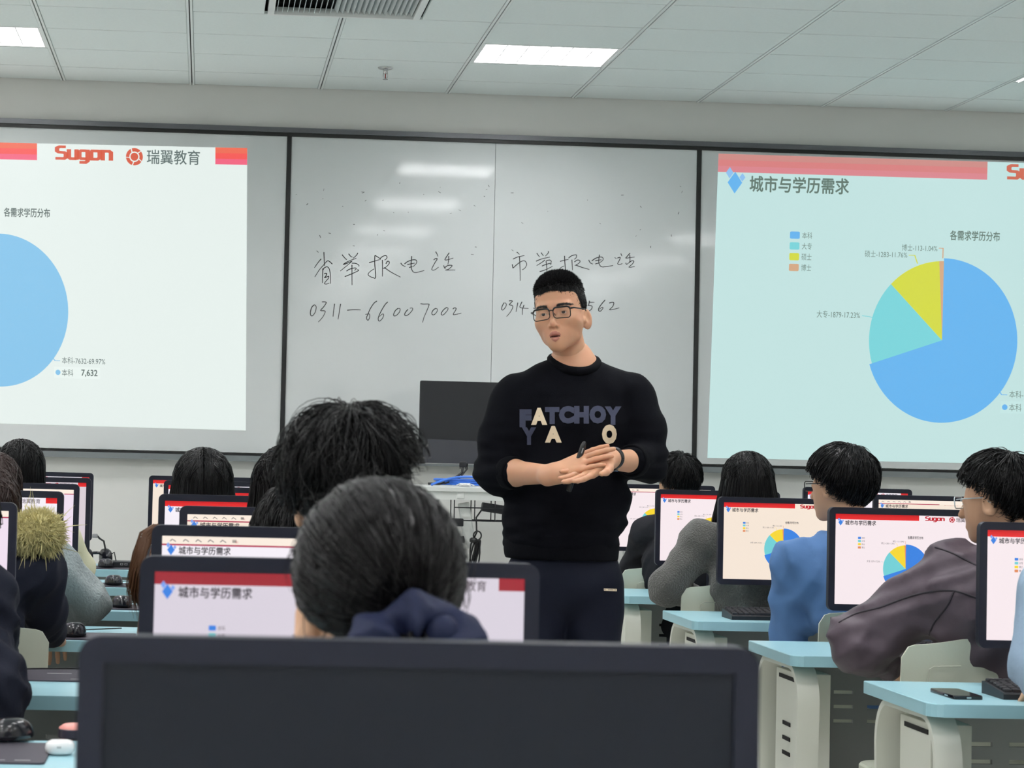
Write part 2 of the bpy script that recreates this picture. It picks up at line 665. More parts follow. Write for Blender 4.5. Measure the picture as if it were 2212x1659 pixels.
seam = at(1065, 600, BY).x
tb = board('whiteboard', 'centre whiteboard with handwritten phone numbers in black marker', BX0, BX1, (seam,))
tl = board('whiteboard', 'left board carrying the glowing projected slide with logos at its top right', BX0 - 2.95, BX0)
tr = board('whiteboard', 'right board carrying the glowing projected slide with the whole pie chart', BX1, BX1 + 3.05)


def smooth_path(p, n=4):
    P = [Vector((q[0], q[1])) for q in p]
    if len(P) < 3:
        return P
    out = []
    for i in range(len(P) - 1):
        a = P[max(i - 1, 0)]; b = P[i]; c = P[i + 1]; d = P[min(i + 2, len(P) - 1)]
        for k in range(n):
            t = k / n
            out.append(.5 * ((2 * b) + (c - a) * t + (2 * a - 5 * b + 4 * c - d) * t * t + (3 * b - a - 3 * c + d) * t ** 3))
    out.append(P[-1])
    return out


HW1 = {   # strokes of the left note, one list per character
 'sheng': [[(258,95),(262,200),(266,290)],[(220,190),(170,250),(125,315)],[(377,265),(340,230),(305,220),(250,280),(190,350),(130,445)],[(243,325),(240,430),(238,530)],[(243,350),(262,318),(300,302),(330,325),(348,400),(352,470),(350,540)],[(262,398),(295,395),(290,425),(268,455),(325,435),(320,465),(290,500),(265,535),(290,545),(335,530)]],
 'ju': [[(512,130),(545,170),(572,198),(580,190)],[(605,118),(635,155),(660,165)],[(735,105),(715,140),(665,185)],[(528,268),(600,225),(715,182)],[(528,268),(560,262),(610,240),(650,225),(600,270),(487,362)],[(650,250),(710,255),(750,280),(748,298)],[(575,362),(620,335),(690,318),(712,325),(700,345),(682,350)],[(550,440),(650,400),(735,360),(745,348),(725,340)],[(652,272),(652,420),(653,560)]],
 'bao': [[(893,243),(960,225),(1040,200)],[(975,140),(972,250),(985,445),(950,455),(895,430),(880,405),(905,370),(965,330)],[(975,140),(1045,185),(1045,205)],[(1045,190),(1085,155),(1130,145),(1145,170),(1125,200),(1108,205)],[(1080,205),(1082,320),(1080,438)],[(1130,260),(1150,225),(1175,230),(1170,265),(1110,322),(1088,318)],[(1105,310),(1200,375),(1335,447)]],
 'dian': [[(1338,248),(1365,280),(1405,300)],[(1390,262),(1440,225),(1520,202),(1560,215),(1555,255),(1505,305)],[(1430,270),(1490,258),(1535,250)],[(1455,312),(1500,298)],[(1492,152),(1483,290),(1500,355),(1535,382),(1600,372),(1668,353)]],
 'hua': [[(1828,88),(1850,125),(1860,158)],[(1800,205),(1825,188),(1850,192),(1815,250),(1775,330),(1790,350),(1825,340),(1870,305)],[(2020,103),(1975,170),(1960,205),(2010,200),(2078,178)],[(2012,150),(2010,215),(2000,270)],[(1940,282),(1955,320),(1970,325)],[(1960,312),(1995,285),(2045,280),(2058,292),(2010,335),(1968,348),(2040,347),(2105,347)]],
 '0a': [[(120,838),(88,870),(68,940),(75,985),(100,988),(135,940),(150,870),(135,840),(118,838)]],
 '3': [[(230,795),(275,795),(290,810),(250,870),(212,915),(265,920),(275,940),(240,1010),(180,1078)]],
 '1a': [[(408,820),(395,920),(387,1002)]], '1b': [[(493,822),(475,930),(457,1040)]], 'dash': [[(585,912),(680,905),(775,908)]],
 '6a': [[(1005,782),(960,815),(905,900),(875,975),(858,1010),(862,1040),(880,1052),(898,1020),(902,980),(890,963),(840,972)]],
 '6b': [[(1157,795),(1120,830),(1065,920),(1025,1010),(1025,1055),(1045,1063),(1085,1020),(1097,975),(1080,965),(1040,1000)]],
 '0b': [[(1300,885),(1260,920),(1238,970),(1245,992),(1275,985),(1315,945),(1330,900),(1315,885),(1295,890)]],
 '0c': [[(1440,900),(1405,940),(1393,975),(1410,988),(1450,970),(1495,920),(1507,890),(1490,880),(1465,885)]],
 '7': [[(1615,820),(1660,825),(1725,825),(1735,840),(1700,930),(1665,1010),(1645,1085)]],
 '0d': [[(1830,885),(1795,910),(1775,950),(1785,975),(1815,970),(1850,925),(1850,895),(1830,885)]],
 '0e': [[(1985,872),(1940,905),(1908,955),(1915,978),(1945,970),(1990,920),(2003,885),(1985,872)]],
 '2': [[(2070,895),(2090,880),(2115,885),(2110,910),(2075,970),(2110,972),(2190,952)]],
}
HW2 = {
 'shi': [[(275,88),(295,100),(310,118)],[(228,178),(290,150),(375,132)],[(218,245),(225,285),(232,290),(270,255),(330,210),(375,200),(400,225),(402,260),(375,300),(345,315)],[(312,145),(318,300),(320,458)]],
 'ju': [[(535,100),(555,130),(572,150)],[(590,92),(607,118),(622,135)],[(685,75),(682,100),(645,140)],[(525,205),(600,175),(705,152)],[(640,190),(600,220),(533,262)],[(655,200),(700,190),(722,205),(718,225)],[(600,268),(650,248),(710,232),(720,240),(705,250)],[(572,340),(650,315),(740,270)],[(655,205),(665,300),(665,400)]],
 'bao': [[(835,208),(880,195),(945,180)],[(893,135),(897,220),(905,335),(875,335),(838,320),(835,300),(850,285),(890,265)],[(945,165),(985,135),(1040,122),(1050,140),(1035,170),(1015,180)],[(988,185),(992,250),(996,322)],[(1020,215),(1060,190),(1092,200),(1085,225),(1040,255),(1025,258)],[(1040,255),(1120,285),(1215,312)]],
 'dian': [[(1205,188),(1225,225),(1260,242)],[(1245,200),(1300,165),(1360,150),(1390,165),(1385,195),(1345,225)],[(1290,200),(1370,185)],[(1290,240),(1340,228)],[(1345,120),(1335,200),(1345,250),(1375,278),(1430,275),(1520,260)]],
 'hua': [[(1620,105),(1635,140)],[(1575,165),(1610,155),(1605,185),(1580,235),(1600,248),(1640,235)],[(1740,100),(1700,145),(1685,165),(1730,160),(1798,152)],[(1735,125),(1738,190),(1730,225)],[(1685,225),(1695,245),(1725,225)],[(1725,225),(1760,200),(1788,205),(1770,240),(1725,282),(1800,275)]],
 '0': [[(115,740),(90,780),(82,825),(98,835),(130,800),(142,760),(122,740)]], '3': [[(175,718),(205,715),(218,725),(180,765),(215,775),(225,800),(195,860),(145,920)]],
 '1': [[(290,740),(278,800),(267,860)]], '4': [[(345,728),(322,775),(318,800),(350,810),(428,815)],[(370,770),(350,830),(348,898)]], 'dash': [[(490,812),(540,812)]],
 '5': [[(1215,715),(1205,770),(1200,775),(1240,780),(1250,800),(1235,830),(1205,850)],[(1215,735),(1280,735)]],
 '6': [[(1418,705),(1370,760),(1335,815),(1335,845),(1360,848),(1390,810),(1375,800),(1345,825)]], '2': [[(1470,745),(1510,735),(1530,745),(1515,790),(1475,832),(1530,825),(1600,808)]],
}
tcx = (BX0 + BX1) / 2
for HW, ox, oy, sc in ((HW1, 660, 530, 6.506), (HW2, 1070, 530, 5.978)):
    for ch, strokes in HW.items():
        b = MB()
        for st in strokes:
            pts = []
            for q in smooth_path(st):
                w3 = at(ox + q.x / sc, oy + q.y / sc, BY)
                pts.append((w3.x - tcx, w3.z - BZ0))
            ww = [.0052 * (1.0 - .35 * (i / max(1, len(pts) - 1))) for i in range(len(pts))]
            ribbon2d(b, pts, ww, 0, -.0308)
        b.build('handwriting', m_ink, tb)
b = MB()
for k in range(46):
    px, py = random.uniform(640, 1490), random.uniform(395, 560)
    w3 = at(px, py, BY)
    a = random.uniform(0, math.pi); L = random.uniform(.002, .008)
    ribbon2d(b, [(w3.x - tcx - L * math.cos(a), w3.z - BZ0 - L * math.sin(a)), (w3.x - tcx + L * math.cos(a), w3.z - BZ0 + L * math.sin(a))], random.uniform(.0015, .0035), 0, -.0306)
b.build('ink_specks', m_ink, tb, kind='stuff')


# ================================================================== the slide (projected and on every screen)
def logo_sugon(F, x0, z0, x1, z1, mi, layer=2):
    """the red wordmark, drawn as square rounded strokes"""
    def S(p): return [(x0 + q[0] * (x1 - x0), z0 + q[1] * (z1 - z0)) for q in p]
    w = (z1 - z0) * .165
    gl = [[(.185, .93), (.075, .93), (.03, .86), (.03, .68), (.06, .62), (.155, .60), (.185, .54), (.185, .33), (.155, .26), (.0, .26)],
          [(.24, .8), (.24, .33), (.27, .26), (.375, .26)], [(.375, .8), (.375, .2)],
          [(.55, .73), (.46, .73), (.425, .66), (.425, .34), (.46, .27), (.56, .27)], [(.57, .8), (.57, .14), (.535, .06), (.425, .06)],
          [(.765, .73), (.655, .73), (.635, .66), (.635, .26), (.745, .26), (.785, .33), (.785, .80)],
          [(.84, .2), (.84, .73), (.955, .73), (.985, .66), (.985, .2)]]
    for g in gl:
        F.ribbon(S(g), w * .95, mi, layer)


def logo_ring(F, cx, cz, rx, rz, mi, bg, layer=2):
    F.sector(cx, cz, rx, rz, 0, 360, mi, layer, 36)
    F.sector(cx, cz, rx * .60, rz * .60, 0, 360, bg, layer + 1, 30)
    for a in (0, 72, 144, 216, 288):
        r = math.radians(a + 36)
        F.ribbon([(cx + math.sin(r) * rx * .4, cz + math.cos(r) * rz * .4), (cx + math.sin(r + .25) * rx * 1.05, cz + math.cos(r + .25) * rz * 1.05)], rx * .13, bg, layer + 2)
    F.sector(cx, cz, rx * .46, rz * .46, 0, 360, mi, layer + 3, 24)


# material slots: 0 paper 1 red a 2 red b 3 red c 4 dark text 5 logo red 6 blue 7 teal 8 yellow 9 orange 10 light blue 11 grey text 12 strip 13 crimson 14 tooltip
def slide(F, toolbar=False, detail=True):
    """unit square: x 0..1 left to right, z 1 (top) .. 0"""
    T = lambda s, u0, v0, u1, v1, mi, bold=0.0, layer=2: F.text(s, u0, 1 - v1, u1, 1 - v0, mi, layer, bold)
    R = lambda u0, v0, u1, v1, mi, layer=1: F.rect(u0, 1 - v1, u1, 1 - v0, mi, layer)
    R(0, 0, 1, 1, 0, 0)
    if not toolbar:
        for k in range(3):
            R(0, .02 * k, .54, .02 * k + .02, 1 + k)
            R(.93, .02 * k, 1.0, .02 * k + .02, 1 + k)
        logo_sugon(F, .58, 1 - .068, .703, 1 - .006, 5)
        logo_ring(F, .7525, 1 - .04, .0185, .031, 5, 0)
        T('瑞翼教育', .78, .013, .896, .064, 11, .008)
    else:
        R(0, 0, 1, .053, 12)
        R(0, .053, .54, .064, 13); R(.93, .053, 1, .064, 13); R(.54, .053, .93, .058, 12)
        for k, u in enumerate((.03, .08, .128, .175, .222)):
            F.ribbon([(u, 1 - .036), (u + .008, 1 - .022), (u + .016, 1 - .03), (u + .022, 1 - .038)], .004, 11, 2)
        R(.268, .018, .284, .038, 4); R(.28, .026, .29, .042, 5)
        T('Sugon', .58, .066, .703, .075, 5)
    # three blue diamonds
    for (u, v, a, b_, mi) in ((.0345, .094, .0145, .036, 6), (.0235, .062, .0075, .019, 10), (.049, .076, .006, .014, 10)):
        F.poly([(u - a, 1 - v), (u, 1 - v - b_), (u + a, 1 - v), (u, 1 - v + b_)], mi, 3)
    T('城市与学历需求', .0645, .07, .262, .122, 4, .022)
    for k, (s, mi) in enumerate((('本科', 6), ('大专', 7), ('硕士', 8), ('博士', 9))):
        v = .262 + .0355 * k
        F.poly(rrect(.0195, .024, .003, 2, .1575, 1 - v), mi, 2)
        T(s, .172, v - .011, .192, v + .011, 11)
    cx, cz, rx, rz = .457, 1 - .597, .151, .272
    F.sector(cx, cz, rx, rz, 0, 251.9, 6, 2, 96)
    F.sector(cx, cz, rx * .965, rz * .965, 251.9, 313.9, 7, 2, 96)
    F.sector(cx, cz, rx * .965, rz * .965, 313.9, 356.26, 8, 2, 96)
    F.sector(cx, cz, rx * .965, rz * .965, 356.26, 360, 9, 2, 96)
    T('各需求学历分布', .468, .232, .568, .264, 4, .018)
    T('博士-113-1.04%', .372, .282, .443, .304, 11)
    T('硕士-1283-11.76%', .298, .306, .383, .328, 11)
    T('大专-1879-17.23%', .206, .508, .292, .532, 11)
    T('本科-7632-69.97%', .594, .758, .689, .782, 11)
    lw_ = .0022
    F.ribbon([(.446, 1 - .292), (.4545, 1 - .292), (.4545, 1 - .325)], lw_, 9)
    F.ribbon([(.386, 1 - .318), (.398, 1 - .318), (.404, 1 - .345)], lw_, 8)
    F.ribbon([(.296, 1 - .522), (.31, 1 - .524), (.318, 1 - .528)], lw_, 7)
    F.ribbon([(.572, 1 - .757), (.579, 1 - .772), (.59, 1 - .772)], lw_, 6)
    R(.577, .793, .678, .833, 14, 2)
    F.sector(.5855, 1 - .813, .0055, .0095, 0, 360, 6, 4, 16)
    T('本科', .594, .801, .619, .826, 11, .0, 4)
    T('7,632', .637, .801, .672, .826, 4, .02, 4)


def slide_mats(pre, paper, k=1.0, faded=False):
    E = lambda n, c, s=1.0: emat(pre + n, c, s * k)
    if faded:
        rd = [srgb(203, 138, 132), srgb(214, 126, 126), srgb(216, 132, 140)] if 'right' in pre else [srgb(238, 108, 84), srgb(244, 88, 84), srgb(240, 98, 128)]
        dk, lg, gt = (srgb(96, 118, 108), srgb(204, 106, 84), srgb(104, 128, 120)) if 'right' in pre else (srgb(88, 104, 100), srgb(214, 92, 66), srgb(92, 108, 106))
        bl, te, ye, og, lb = (srgb(100, 178, 236) if 'right' in pre else srgb(132, 194, 232)), srgb(120, 210, 216), srgb(210, 216, 62), srgb(210, 166, 130), srgb(140, 190, 235)
    else:
        rd = [srgb(205, 22, 28), srgb(222, 24, 26), srgb(228, 30, 34)]
        dk, lg, gt = srgb(38, 32, 42), srgb(190, 20, 40), srgb(88, 76, 84)
        bl, te, ye, og, lb = srgb(52, 128, 224), srgb(112, 206, 212), srgb(246, 214, 40), srgb(226, 140, 92), srgb(120, 160, 236)
    tip = tuple(min(1, c * 1.04) for c in paper[:3]) + (1,)
    return [E('paper', paper), E('red_a', rd[0]), E('red_b', rd[1]), E('red_c', rd[2]), E('dark_text', dk), E('logo_red', lg), E('blue', bl), E('teal', te), E('yellow', ye), E('orange', og), E('light_blue', lb), E('grey_text', gt), E('strip', srgb(250, 236, 222)), E('crimson', srgb(176, 20, 72)), E('tooltip', tip)]


def map_quad(F, TL, TR, BL, BR, y):
    """bend the unit slide onto a wall quad"""
    for i, v in enumerate(F.b.v):
        u, z = v.x, v.z
        p = BL * (1 - u) * (1 - z) + BR * u * (1 - z) + TL * (1 - u) * z + TR * u * z
        F.b.v[i] = Vector((p.x, y + v.y, p.z))


for nm, parent, corners, paper, cx in (
        ('left', tl, ((-460, 297.6), (534, 320), (-455, 902), (531, 930)), srgb(228, 238, 234), None),
        ('right', tr, ((1552, 332), (2621, 364), (1528, 989), (2613, 1011)), srgb(192, 224, 222), None)):
    F = Flat(.0006)
    slide(F)
    TL, TR_, BL, BR = [at(p[0], p[1], BY) for p in corners]
    map_quad(F, TL, TR_, BL, BR, BY - .0012)
    o = F.b.build('projected_slide', slide_mats('projected_' + nm + '_', paper, 1.0, True))  # glowing sheet on the board, standing in for the projector's light
    o.parent = parent
    o.matrix_parent_inverse = Matrix.Translation(parent.location).inverted()
# ================================================================== furniture
m_teal = mat('desk_teal', srgb(160, 205, 216), rough=.32, spec=.45, var=(8, .02))
m_leg = mat('desk_white', srgb(226, 228, 216), rough=.4, spec=.4)
m_modesty = mat('modesty_grey', srgb(150, 152, 150), rough=.5)
m_shell = mat('chair_shell', srgb(220, 224, 206), rough=.42, spec=.4, bump=(120, .03))
m_bezel = mat('monitor_bezel', srgb(26, 28, 42), rough=.45, spec=.3, bump=(600, .03))
m_offscreen = mat('screen_off', srgb(24, 27, 36), rough=.4, spec=.25)
m_key = mat('key_black', srgb(34, 34, 40), rough=.45)
m_mouse = mat('mouse_black', srgb(22, 22, 30), rough=.22, spec=.6)
m_pad = mat('mouse_mat', srgb(58, 54, 64), rough=.6)
m_padprint = mat('mat_print', srgb(150, 150, 152), rough=.6)
m_cable = mat('black_cable', srgb(20, 20, 22), rough=.4)

R_FRONT = {1: 4.55, 2: 5.63, 3: 6.79, 4: 7.98, 5: 9.06}
R_MON = {1: 4.9, 2: 6.0, 3: 7.1, 4: 8.2, 5: 9.3}
L_FRONT = {-2: 1.08, -1: 2.17, 0: 3.28, 1: 4.42, 2: 5.68, 3: 6.72, 4: 7.86, 5: 9.0}
L_MON = {-2: 1.52, -1: 2.6, 0: 3.7, 1: 4.85, 2: 6.0, 3: 7.1, 4: 8.2, 5: 9.3}
DZ = .75
ORD = {-2: 'in the row nearest the camera', -1: 'in the second row from the camera', 0: 'in the third row from the camera', 1: 'in the fifth row from the front wall', 2: 'in the fourth row from the front wall', 3: 'in the third row from the front wall', 4: 'in the second row from the front wall', 5: 'in the front row'}


# ---- desk with teal top, bent white end frames, slotted end cupboards and slotted modesty panel
def desk_meshes(L, D):
    P = {}
    ch = .05
    top = [(-L / 2, D / 2), (-L / 2, -D / 2 + ch)]
    for i in range(4):
        a = math.pi + math.pi / 2 * (i + .5) / 4
        top.append((-L / 2 + ch * .8 + ch * .8 * math.cos(a), -D / 2 + ch * .8 + ch * .8 * math.sin(a)))
    top += [(-L / 2 + ch, -D / 2), (L / 2 - ch, -D / 2), (L / 2, -D / 2 + ch), (L / 2, D / 2)]
    P['desk_top'] = [MB().prism(top, DZ - .032, DZ, inset=.002).mesh('desk_top', m_teal)]
    zt = DZ - .04
    fr = D / 2 - .03
    path = [(-fr + .09, .012), (-fr + .045, .2), (-fr + .012, .42)]
    for i in range(7):
        a = math.pi - math.pi / 2 * i / 6
        path.append((-fr + .085 + .085 * math.cos(a), zt - .11 + .11 * math.sin(a)))
    for i in range(1, 8):
        a = math.pi / 2 - math.pi / 2 * i / 7
        path.append((fr - .085 + .085 * math.cos(a), zt - .11 + .11 * math.sin(a)))
    path += [(fr - .012, .42), (fr - .045, .2), (fr - .09, .012)]
    P['end_frame'] = []
    for s in (-1, 1):
        P['end_frame'].append(MB().band(path, .066, .016, M=Matrix.Translation((s * (L / 2 - .055), 0, 0))).mesh('end_frame', m_leg, True, 40))
    # end cupboard of closed panels; dark strips on its side imitate the shaded slots
    P['cupboard'] = []
    for s in (-1, 1):
        b = MB()
        x = s * (L / 2 - .11)
        w = .12
        b.box((x + s * .045, .02, .37), (.012, .21, .62))
        b.box((x - s * .045, .02, .37), (.012, .21, .62))
        b.box((x, .118, .37), (.1, .012, .62)); b.box((x, -.08, .37), (.1, .012, .62))
        b.box((x, .02, .675), (.1, .2, .012)); b.box((x, .02, .065), (.1, .2, .012))
        P['cupboard'].append(b.mesh('cupboard', m_leg))
    P['slot_shade'] = []  # dark strips for the shade of slots that are not cut
    for s in (-1, 1):
        for k in range(4):
            P['slot_shade'].append(MB().box((s * (L / 2 - .0585), .012, (.66, .52, .475, .43)[k]), (.004, .16 if k == 0 else .075, .012)).mesh('slot_shade', m_dark))
    # modesty panel with open slots
    b = MB()
    x0, x1 = -L / 2 + .1, L / 2 - .1
    ym = D / 2 - .07
    zs = [.60, .555, .51]
    sw, gap = .062, .045
    edges = [DZ - .033]
    for z in zs:
        edges += [z + .006, z - .006]
    edges.append(.22)
    for k in range(0, len(edges), 2):
        b.box(((x0 + x1) / 2, ym, (edges[k] + edges[k + 1]) / 2), (x1 - x0, .012, edges[k] - edges[k + 1]))
    n = int((x1 - x0) / (sw + gap))
    for z in zs:
        x = x0
        for i in range(n + 1):
            e = min(x + gap, x1)
            b.box(((x + e) / 2, ym, z), (e - x, .012, .012))
            x = e + sw
            if x > x1: break
        if x < x1: b.box(((x + x1) / 2, ym, z), (x1 - x, .012, .012))
    P['modesty_panel'] = [b.mesh('modesty_panel', m_modesty)]
    return P


DL, DD = 1.965, .47
_dm = desk_meshes(DL, DD)


def desk(cx, front, label, group):
    t = thing('desk', label, 'desk', (cx, front + DD / 2, 0), 0, group)
    cb = []
    for k, ms in _dm.items():
        for i, m in enumerate(ms):
            o = obj(k, m, cb[i // 4] if k == 'slot_shade' else t)
            if k == 'cupboard': cb.append(o)
    return t


RCX = 1.735 + DL / 2
LCX = .70 - DL / 2
for k, y in R_FRONT.items():
    desk(RCX, y, 'teal topped computer desk right of the aisle ' + ORD[k], 'desks right of the aisle')
for k, y in L_FRONT.items():
    desk(LCX, y, 'teal topped computer desk left of the aisle ' + ORD[k], 'desks left of the aisle')

# ---- monitors
MW, MH = .536, .323
SW, SH = .496, .282


def screen_mesh(toolbar):
    F = Flat(.00025)
    slide(F, toolbar)
    for i, v in enumerate(F.b.v):
        F.b.v[i] = Vector(((v.x - .5) * SW, v.y, (v.z - .5) * SH))
    return F.b


SMATS = slide_mats('screen_', srgb(240, 232, 240), 1.0)
_scr = {False: screen_mesh(False).mesh('screen', SMATS), True: screen_mesh(True).mesh('screen', SMATS)}
TINT = {'white': emat('screen_white', srgb(244, 238, 246)), 'pink': emat('screen_pink', srgb(238, 222, 238)), 'rose': emat('screen_rose', srgb(246, 232, 236)),
        'warm': emat('screen_warm', srgb(244, 228, 212)), 'dim': emat('screen_dim', srgb(216, 208, 220)), 'grey': emat('screen_grey', srgb(214, 202, 210))}


def monitor_meshes():
    P = {}
    M = Matrix.Rotation(math.pi / 2, 4, 'X')         # local xy -> xz, depth towards +y with negative z
    outer = rrect(MW, MH, .017, 5)
    inner = rrect(SW, SH, .0012, 5)
    b = MB()
    b.frame(outer, inner, 0, -.006, M=M)
    b.prism(outer, -.0055, -.022, M=M)
    b.prism(rrect(MW - .06, MH - .05, .02, 5), -.022, -.045, M=M, inset=.01)
    P['housing'] = b.mesh('housing', m_bezel, True, 35)
    b = MB()
    b.box((0, .045, -MH / 2 + .01), (.06, .03, .22))
    b.tube([(0, .055, -MH / 2 + .06), (0, .055, -MH / 2 - .086)], .02, 12)
    P['stand_neck'] = b.mesh('stand_neck', m_bezel)
    b = MB()
    b.prism(rrect(.22, .17, .03, 5, 0, .04), 0, .012, inset=.004)
    P['stand_base'] = b.mesh('stand_base', m_bezel)
    b = MB()
    b.box((MW / 2 - .05, -.0008, -MH / 2 + .009), (.014, .001, .003))
    P['power_light'] = b.mesh('power_light', mat('power_led', srgb(120, 130, 150), rough=.3))
    return P


_mm = monitor_meshes()


def monitor(cx, y, ztop, label, toolbar=False, tint='white', off=False, rz=0.0, group='monitors on the student desks'):
    t = thing('monitor', label, 'monitor', (cx, y, DZ), rz, group)
    zc = ztop - MH / 2 - DZ
    hs_ = obj('housing', _mm['housing'], t, loc=(0, 0, zc))
    nk = obj('stand_neck', _mm['stand_neck'], t, loc=(0, 0, zc))
    obj('stand_base', _mm['stand_base'], t, loc=(0, 0, 0))
    obj('power_light', _mm['power_light'], hs_)
    if off:
        MB().box((0, 0, 0), (SW + .002, .002, SH + .002)).build('screen', m_offscreen, t, loc=(0, .0045, zc))
    else:
        s = obj('screen', _scr[toolbar], t, loc=(0, .0045, zc))
        s.material_slots[0].link = 'OBJECT'
        s.material_slots[0].material = TINT[tint]
        if tint == 'dim':
            for k_ in (1, 2, 3):
                s.material_slots[k_].link = 'OBJECT'
                s.material_slots[k_].material = emat('screen_dim_red', srgb(158, 32, 46))
    return t


HW_ = MW / 2
# middle seats of the left block, from the front wall back to the camera
monitor(.174, 1.52, 1.1645, 'large switched-off black monitor in the foreground', off=True)
monitor(.1855, 2.6, 1.168, 'monitor right in front of the girl with the navy scrunchie', tint='dim')
monitor(-.097 + HW_, 3.7, 1.167, 'monitor with a toolbar strip left of the tousled boy', True, 'white')
monitor(-.06 + HW_, 4.85, 1.171, 'monitor with a cream toolbar behind the third row, its left corner set back', True, 'warm')
monitor(-.139 + HW_, 6.0, 1.173, 'monitor with a bright red slide bar below the long black hair', tint='white')
monitor(-.12 + HW_, 7.1, 1.178, 'mostly hidden monitor in front of the girl with long black hair', tint='white')
monitor(-.17 + HW_, 8.2, 1.181, 'hidden monitor behind the girl with long black hair, second row', tint='white')
monitor(-.264 + HW_, 9.3, 1.184, 'front row monitor with a warm slide beside the bare wall', tint='warm')
# left seats
for k, x, z, tb_, tn, lab in ((1, -.461, 1.169, True, 'pink', 'nearest monitor at the left edge with a thin crimson line'),
                              (2, -.429, 1.173, False, 'white', 'monitor with a red block behind the fur collar'),
                              (3, -.452, 1.176, True, 'pink', 'pinkish monitor between the fur collar and the cream sleeve'),
                              (4, -.474, 1.182, False, 'grey', 'greyish monitor right of the bobbed black hair'),
                              (5, -.547 + .02, 1.189, False, 'white', 'front row monitor at the left, only its top edge showing')):
    monitor(x - HW_, L_MON[k], z, lab, tb_, tn)
monitor(-.45 - HW_, 3.7, 1.167, 'monitor at the left outside the frame, third row', tint='white')
# right seats beside the aisle
for k, x, z, tb_, tn, lab in ((1, 1.992, 1.175, False, 'rose', 'nearest monitor at the right edge of the photo'),
                              (2, 1.957, 1.180, False, 'rose', 'monitor with logos in front of the brown jacket'),
                              (3, 1.899, 1.185, False, 'warm', 'cream tinted monitor behind the man in the blue shirt'),
                              (4, 1.923, 1.191, False, 'rose', 'monitor in front of the woman in the grey coat'),
                              (5, 2.469 - MW, 1.197, True, 'rose', 'front row monitor half hidden by the teacher')):
    monitor(x + HW_, R_MON[k], z, lab, tb_, tn)
# far right seats
for k, x, z, tb_, tn, lab in ((3, 2.87, 1.18, False, 'white', 'monitor hidden behind the man in the brown jacket'),
                              (4, 2.868, 1.19, True, 'warm', 'warm monitor with a toolbar right of the blue shirt'),
                              (5, 2.905, 1.203, False, 'white', 'far monitor whose red logo shows beside the dark hair')):
    monitor(x + HW_, R_MON[k], z, lab, tb_, tn)


# ---- keyboards
def keyboard_meshes():
    P = {}
    w, d = .44, .135
    b = MB()
    pts = [(-d / 2, 0), (d / 2, 0), (d / 2, .030), (d / 2 - .012, .032), (-d / 2 + .006, .017), (-d / 2, .013)]
    b.prism(pts, -w / 2, w / 2, M=Matrix(((0, 0, 1, 0), (1, 0, 0, 0), (0, 1, 0, 0), (0, 0, 0, 1))))
    P['case'] = b.mesh('case', m_black)
    b = MB()
    sl = math.atan2(.015, .12)
    for r in range(6):
        y = -.050 + r * .0195 + (.004 if r == 5 else 0)
        n = 20
        for c in range(n):
            if r == 0 and 3 < c < 9:
                if c != 4: continue
                x, kw = -.205 + 6.2 * .0205, .1
            else:
                x, kw = -.205 + c * .0215, .0175
            if c in (14, 18) and r == 5: continue
            z = .0165 + (y + .055) * math.tan(sl)
            b.prism([(x - kw / 2, y - .008), (x + kw / 2, y - .008), (x + kw / 2, y + .008), (x - kw / 2, y + .008)], z, z + .0085, inset=.0022)
    P['keys'] = b.mesh('keys', m_key)
    return P


_km = keyboard_meshes()


def keyboard(x, y, label, rz=0.0):
    t = thing('keyboard', label, 'keyboard', (x, y, DZ), rz, 'black keyboards on the desks')
    obj('case', _km['case'], t)
    o = obj('keys', _km['keys'], t); o['kind'] = 'stuff'
    return t


k1 = atz(2145, 1497, DZ)
keyboard(k1.x + .19, 4.725, 'black keyboard beside the phone on the nearest right desk')
keyboard(2.22, 5.72, 'black keyboard under the arm of the brown jacket')
k3 = atz(1540, 1325, DZ)
keyboard(k3.x + .215, 6.95, 'black keyboard below the cream tinted monitor')
keyboard(2.19, 8.07, 'black keyboard on the desk of the woman in grey')
keyboard(2.19, 9.18, 'black keyboard in the front row behind the teacher')


# ---- mice and mats
def mouse_mesh():
    nu, nv = 18, 10
    vs = []; fs = []
    for i in range(nv + 1):
        v = i / nv
        for j in range(nu):
            a = 2 * math.pi * j / nu
            # plan: egg shape, height: dome higher at the back (towards -y)
            ph = v * math.pi / 2
            rx = .0375 * (math.cos(ph) ** .55 if v < 1 else 0)
            ry = .057 * (math.cos(ph) ** .55 if v < 1 else 0)
            y = math.sin(a) * ry
            x = math.cos(a) * rx * (1.0 - .10 * math.sin(a) ** 2)
            z = .004 + .038 * math.sin(ph) * (1 - .28 * (math.sin(a) * math.cos(ph) + .1))
            vs.append((x, y, z))
    for i in range(nv):
        for j in range(nu):
            k = (j + 1) % nu
            fs.append((i * nu + j, i * nu + k, (i + 1) * nu + k, (i + 1) * nu + j))
    fs.append([j for j in range(nu)][::-1])
    return MB().add(vs, fs)


_mo = mouse_mesh().mesh('shell', m_mouse, True)
_mw = MB().tube([(-.004, .033, .029), (.004, .033, .029)], .007, 12).mesh('wheel', m_black)
_ms = MB().box((0, .03, .037), (.0012, .05, .004)).mesh('button_seam', m_dark)


def mouse(p, label, rz=0.0, cable=True):
    t = thing('computer_mouse', label, 'mouse', (p[0], p[1], p[2]), rz, 'computer mice on the left desks')
    sh_ = obj('shell', _mo, t); obj('wheel', _mw, sh_)
    if cable:
        MB().tube([tuple(q) + (.006,) for q in smooth_path([(0, .055), (.03, .12), (.1, .16), (.16, .19)], 4)], .0018, 6).build('cable', m_cable, t)
    return t


